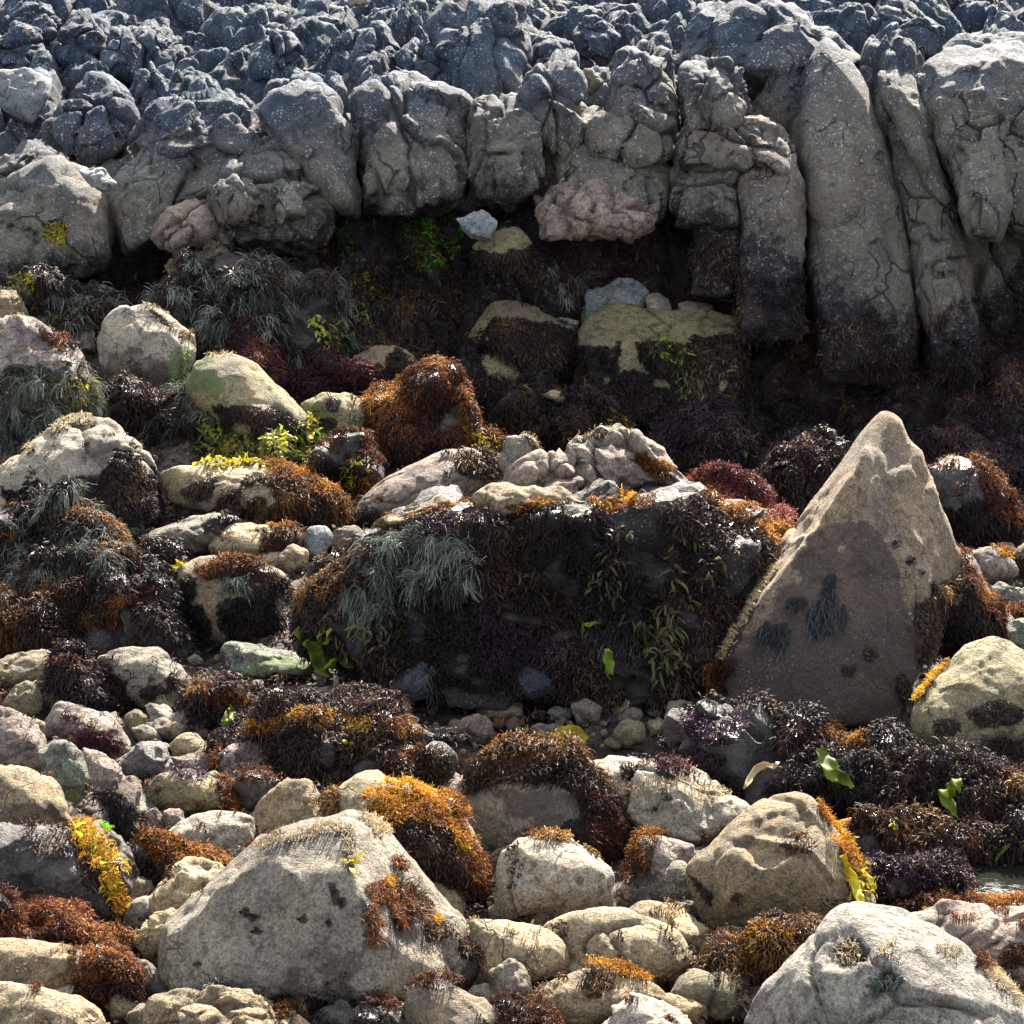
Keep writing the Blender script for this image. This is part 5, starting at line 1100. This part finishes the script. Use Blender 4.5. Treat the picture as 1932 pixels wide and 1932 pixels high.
S(BO,'cream stone with dark weed over its right side, bottom row', [(533,1885),(560,1845),(625,1819),(667,1850),(702,1880),(695,1935),(600,1940),(545,1920)], 1940, 'cream', style='angular', weed=[([(580,1890),(660,1870),(705,1880),(700,1945),(600,1945)],'dark',1.1),(E(680,1865,16,8),'orange',1.2),(E(615,1830,14,14),'dark',.5)])
mound('dark rust weed trailing at the bottom edge left of centre', [(600,1920),(680,1868),(730,1890),(768,1930),(775,1990),(620,1990)], 1988, 'dark', weed=[(E(710,1885,40,14,25),'rust',1.2)])
S(BO,'tan wedge boulder at the bottom edge near the centre', [(752,1900),(770,1850),(830,1843),(900,1878),(968,1910),(975,2000),(780,2000),(748,1950)], 1998, 'tan', amp=.8, weed=[([(750,1860),(790,1840),(870,1850),(860,1862),(790,1862)],'rust',1)])
mound('blue black weed tuft on the lumpy bottom boulder', [(383,1875),(415,1850),(452,1855),(447,1892),(400,1898)], 1960, 'blue')
mound('rust weed clump at the bottom edge right of the tan wedge boulder', [(910,1930),(950,1905),(1000,1908),(1040,1940),(1040,1990),(920,1990)], 1988, 'rust')
# ------------------------------------------------------------------ pools
def water_mat():
    t = NT("pool_water"); g = t.n("ShaderNodeNewGeometry"); v = g.outputs["Position"]
    b = t.n("ShaderNodeBsdfPrincipled"); b.inputs["Base Color"].default_value = (0.035, 0.04, 0.03, 1)
    b.inputs["Roughness"].default_value = 0.06; b.inputs["IOR"].default_value = 1.33
    b.inputs["Transmission Weight"].default_value = 0.75
    t.l(t.bump(t.noise(v, 9, 4, 0.6), 0.25, 0.02), b.inputs["Normal"])
    t.l(b.outputs[0], t.out.inputs[0]); return t.m
wmat = water_mat()
for c, rx, ry, dz in ((PO1, 0.75, 0.62, 0.065), (PO2, 0.6, 0.45, 0.05)):
    n = 48
    a = np.linspace(0, 2 * math.pi, n, endpoint=False)
    rr = 1 + 0.18 * np.sin(a * 3 + 1) + 0.10 * np.sin(a * 5 + 2)
    V = np.concatenate([[[c[0], c[1], c[2] + dz - .05]], np.stack([c[0] + rx * rr * np.cos(a), c[1] + ry * rr * np.sin(a), a * 0 + c[2] + dz - .05], -1)])
    F = np.array([[0, 1 + i, 1 + (i + 1) % n] for i in range(n)])
    tag(new_obj("water", V, F, wmat, None, (c[0], c[1], c[2] + dz - .05), smooth=True), kind='structure')

# ------------------------------------------------------------------ pebbles: six shapes, copied
rng = np.random.default_rng(7)
PG = 'small pebbles of the wet strip'
protos = []
for k, tn in enumerate(['gray', 'olive', 'cream', 'pink', 'tan', 'white', 'purple']):
    d, F = ico(3)
    V = d * np.array([1.0, 0.8, 0.62]) + nrm(d) * (fbm(d * 1.3 + k * 9, 3, 3) * 0.14)[:, None]
    protos.append((V, F, tn))
pm = [None] * len(protos)
spots = []
areas = [((600, 1310, 1330, 1420), 70), ((230, 1330, 480, 1420), 26), ((300, 1480, 480, 1620), 18), ((900, 1480, 1330, 1760), 22), ((250, 1780, 1000, 1925), 20), ((150, 1230, 620, 1310), 14), ((1050, 1800, 1450, 1925), 12)]
for (x0, y0, x1, y1), n in areas:
    for _ in range(n): spots.append(hit(rng.uniform(x0, x1), rng.uniform(y0, y1), ground_z))
for i, G in enumerate(spots):
    k = int(rng.integers(len(protos)))
    if pm[k] is None:
        V, F, tn = protos[k]
        o = new_obj("pebble", V, F, RM(tn), None, (0, 0, 0), {"weed": V[:, 0] * 0})
        pm[k] = o
    else:
        o = pm[k].copy(); COL.objects.link(o)
    s = float(rng.uniform(0.022, 0.062))
    o.scale = (s * rng.uniform(0.8, 1.3), s, s * rng.uniform(0.8, 1.1))
    o.rotation_euler = (rng.uniform(-.3, .3), rng.uniform(-.3, .3), rng.uniform(0, 6.28))
    o.location = (G[0], G[1], G[2] + s * 0.3)
    tag(o, 'small rounded pebble on the dark ground between the boulders', 'pebble', PG)

# fist to head sized stones filling the gaps
FG = 'small stones in the gaps between the boulders'
fill = []
for k, tn in enumerate(['gray', 'cream', 'tan', 'olive', 'white', 'pink', 'purple', 'stained']):
    pts = nrm(np.random.default_rng(300 + k).normal(size=(16, 3)))
    Nn, H = hull_planes(pts)
    d4, F4 = ico(4)
    r = ((np.maximum(d4 @ Nn.T, 0) / H) ** 18).sum(1) ** (-1 / 18)
    V4, _ = rough_up(d4 * r[:, None] * 0.14 * np.array([1.15, 0.9, 0.75]), F4, d4, np.array([0.16, 0.13, 0.11]), 'angular' if k % 2 else 'round', 900 + k)
    fill.append((V4, F4, tn))
fo = [None] * len(fill)
WORD = {'gray': 'grey', 'cream': 'cream coloured', 'tan': 'tan', 'olive': 'olive tinged', 'white': 'whitish', 'pink': 'brownish pink', 'purple': 'dark mauve', 'stained': 'red stained pale'}
for (x0, y0, x1, y1), n in [((200, 1330, 480, 1560), 22), ((240, 1560, 480, 1900), 12), ((860, 1480, 1340, 1760), 16), ((880, 1780, 1480, 1932), 16), ((150, 980, 640, 1120), 16), ((0, 1230, 420, 1420), 14), ((0, 1700, 300, 1932), 10), ((1780, 1040, 1932, 1240), 8), ((560, 1290, 1330, 1420), 16)]:
    for _ in range(n):
        G = hit(rng.uniform(x0, x1), rng.uniform(y0, y1), ground_z)
        k = int(rng.integers(len(fill)))
        if fo[k] is None:
            V4, F4, tn = fill[k]
            o = fo[k] = new_obj("stone", V4, F4, RM(tn), None, (0, 0, 0), {"weed": V4[:, 0] * 0, "crack": V4[:, 0] * 0})
        else:
            o = fo[k].copy(); COL.objects.link(o)
        s = float(rng.uniform(0.35, 0.95))
        o.scale = (s, s, s); o.rotation_euler = (rng.uniform(-.5, .5), rng.uniform(-.5, .5), rng.uniform(0, 6.28))
        o.location = (G[0], G[1], G[2] + 0.05 * s)
        tag(o, WORD[fill[k][2]] + ' small stone lodged in a gap between the boulders', 'stone', FG)

# gravel nobody could count
d, F = ico(2)
n = 5200
px = rng.uniform(-3.6, 3.6, n); py = rng.uniform(7.4, 17.5, n)
keep = fbm(np.stack([px, py, px * 0], -1) * 1.1, 3, 88) > -0.15
px, py = px[keep], py[keep]; n = len(px)
s = rng.uniform(0.008, 0.026, n)
ct = np.stack([px, py, ground_z(px, py) + 0.002 + s * .2], -1)
V = (d[None] * (s[:, None] * rng.uniform(0.7, 1.2, (n, 3)))[:, None, :] + ct[:, None, :]).reshape(-1, 3)
FF = (np.arange(n)[:, None, None] * len(d) + F[None]).reshape(-1, 3)
tag(new_obj("gravel", V, FF, RM('olive'), None, (0, 12, 0), {"weed": V[:, 0] * 0}), kind='stuff')

# matted weed over the ground between the stones
def carpet(name, kind, n, seed, thr, mask=None, Ls=1.0):
    r = np.random.default_rng(seed)
    gx = r.uniform(-4.2, 4.2, n * 4); gy = 7.5 + 11.2 * r.random(n * 4) ** 0.8
    P = np.stack([gx, gy, ground_z(gx, gy)], -1)
    m = fbm(P * 0.9, 3, seed) > thr
    m &= (((gx - PO1[0]) / 0.85) ** 2 + ((gy - PO1[1]) / 0.7) ** 2 > 1) & (((gx - PO2[0]) / 0.7) ** 2 + ((gy - PO2[1]) / 0.5) ** 2 > 1)
    if mask is not None: m &= mask(project(P))
    P = P[m][:n]
    P[:, 2] += 0.01 + np.maximum(fbm(P * 4.0 * np.array([1, 1, 0]), 4, 5), -0.2) * 0.05
    N = nrm(np.array([0, 0, 1.0]) + r.normal(size=P.shape) * 0.25)
    V, F, rn = strands(kind, P, N, r, Ls)
    tag(new_obj(name, V, F, WM[kind], None, (0, 12, 0), {"rnd": rn}), kind='stuff')
carpet("seaweed_carpet", 'dark', 26000, 201, -0.25, lambda p: (p[:, 1] < 1330) | (p[:, 0] > 1250) | (p[:, 1] > 1440))
carpet("seaweed_carpet", 'brown', 12000, 202, 0.0)
carpet("seaweed_carpet", 'rust', 9000, 205, 0.1, lambda p: p[:, 1] > 1250)
carpet("seaweed_carpet", 'purple', 9000, 203, -0.05, lambda p: (p[:, 1] > 1150) & (p[:, 1] < 1720) & (p[:, 0] > 500))
carpet("seaweed_carpet", 'red', 8000, 204, -0.25, lambda p: (p[:, 1] > 1330) & (p[:, 1] < 1480) & (p[:, 0] > 700) & (p[:, 0] < 1060))

# ------------------------------------------------------------------ single fronds and an orange tube
def frond(label, line, w, base, kind, dz=0.0, group='loose broad fronds on the shore', name='kelp_frond', at=None):
    """a broad ruffled blade along a line of photo points, 4 mm thick"""
    l = np.array(line, float)
    D = (at if at is not None else (hit(l[:, 0].mean(), base, terrain) - CAM) @ FWD) + dz
    P = np.array([CAM + ray(x, y) * D for x, y in l])
    t = np.linspace(0, len(P) - 1, 22)
    C = np.stack([np.interp(t, np.arange(len(P)), P[:, k]) for k in range(3)], -1)
    u = t / t[-1]
    C[:, 1] += 0.05 * np.sin(u * 7 + len(label)) - 0.03
    T = nrm(np.gradient(C, axis=0))
    sd = nrm(np.cross(T, -FWD + np.array([0.25, 0, 0.3])))
    nn = nrm(np.cross(T, sd))
    ww = w * (0.25 + 0.75 * np.sin(np.pi * np.clip(u * 0.9 + 0.08, 0, 1)))
    M = 7; rows = []
    for j in range(M):
        s_ = j / (M - 1) * 2 - 1
        rows.append(C + sd * (ww * s_ * 0.5)[:, None] + nn * (0.012 * np.sin(u * 23 + s_ * 2.2) * abs(s_) + 0.010 * (1 - s_ * s_))[:, None])
    top = np.stack(rows, 1); bot = top - nn[:, None, :] * 0.004
    n = len(C)
    V = np.concatenate([top.reshape(-1, 3), bot.reshape(-1, 3)])
    q = np.array([[i * M + j, i * M + j + 1, (i + 1) * M + j + 1, (i + 1) * M + j] for i in range(n - 1) for j in range(M - 1)])
    ring = [j for j in range(M)] + [i * M + M - 1 for i in range(1, n)] + [(n - 1) * M + j for j in range(M - 2, -1, -1)] + [i * M for i in range(n - 2, 0, -1)]
    b = n * M
    e = np.array([[ring[i], ring[(i + 1) % len(ring)], ring[(i + 1) % len(ring)] + b, ring[i] + b] for i in range(len(ring))])
    F = np.concatenate([q, q[:, ::-1] + b, e[:, ::-1]])
    rn = np.clip(0.45 + 0.5 * fbm(V * 9, 3, 12), 0, 1)
    tag(new_obj(name, V, F, WM[kind], None, C.mean(0), {"rnd": rn}), label, 'seaweed', group)

frond('bright green frond standing on the purple weed bank in front of the pyramid boulder', [(1547,1416),(1560,1435),(1575,1455),(1610,1488)], .085, 1524, 'lime', -.55)
frond('yellow green frond hanging over the wet boulder at the right', [(1800,1462),(1792,1480),(1785,1505),(1795,1528)], .085, 1560, 'lime', -.45)
frond('upper of the bright green fronds beside the bone shaped stone', [(560,1180),(578,1200),(592,1215),(605,1208)], .10, 1275, 'lime', -.35)
frond('lower bright green frond drooping beside the bone shaped stone', [(578,1205),(595,1230),(605,1250),(625,1268)], .09, 1280, 'lime', -.38)
frond('small bright green frond on the dark weed right of the bone shaped stone', [(690,1218),(705,1228),(722,1240)], .07, 1280, 'lime', -.38)
frond('olive frond lying flat right of the bone shaped stone', [(640,1235),(670,1245),(710,1250)], .08, 1285, 'olive', -.38)
frond('left of two crossed green blades on the rust topped clump', [(437,1335),(430,1350),(421,1368)], .045, 1378, 'lime', -.20)
frond('right of two crossed green blades on the rust topped clump', [(436,1336),(446,1352),(458,1366)], .045, 1378, 'lime', -.20)
frond('single pale green frond hanging on the black face of the ledge', [(1144,1222),(1148,1245),(1150,1275)], .06, 1325, 'lime', -.42)
frond('golden glossy frond among the pebbles of the wet strip', [(1035,1375),(1060,1385),(1095,1392),(1070,1398)], .11, 1402, 'yellow', -.03)
frond('pale dry frond bent like a branch, tip yellow, in front of the purple bank', [(1400,1475),(1425,1455),(1450,1440),(1465,1428)], .035, 1524, 'straw', -.50)
frond('long lime frond trailing down the right edge of the layered boulder', [(1585,1600),(1598,1640),(1612,1670),(1625,1700)], .05, 1782, 'yellow', -.30)
frond('yellow frond tip beside the tilting boulder', [(583,800),(586,815),(588,830)], .06, 868, 'yellow', -.25)

# orange tapered tube behind the layered boulder
G = (hit(1600, 1600, terrain) - CAM) @ FWD
A = CAM + ray(1560, 1558) * (G + .05); Bp = CAM + ray(1622, 1551) * (G - .05)
ax = nrm(Bp - A); s1 = nrm(np.cross(ax, [0, 0, 1.0])); s2 = np.cross(s1, ax)
K = 20; rr = [0.014, 0.017, 0.020, 0.022, 0.024, 0.026, 0.026, 0.022, 0.012, 0.001]; tt = [0, .15, .3, .45, .6, .75, .9, .96, .99, 1.0]
an = np.linspace(0, 2 * math.pi, K, endpoint=False)
V = np.concatenate([(A + (Bp - A) * t + (s1 * np.cos(an)[:, None] + s2 * np.sin(an)[:, None]) * r) for t, r in zip(tt, rr)])
F = np.array([[i * K + j, i * K + (j + 1) % K, (i + 1) * K + (j + 1) % K, (i + 1) * K + j] for i in range(len(tt) - 1) for j in range(K)])
t = NT("orange_tube"); g = t.n("ShaderNodeNewGeometry")
om = t.finish(t.mix(t.noise(g.outputs["Position"], 25, 4), (0.55, 0.16, 0.03), (0.75, 0.32, 0.08)), 0.35, None, 0.5)
tag(new_obj("tapered_tube", V, F, om, None, A), 'orange tapered tube sticking out behind the layered boulder', 'kelp stalk')
bpy.context.view_layer.update()
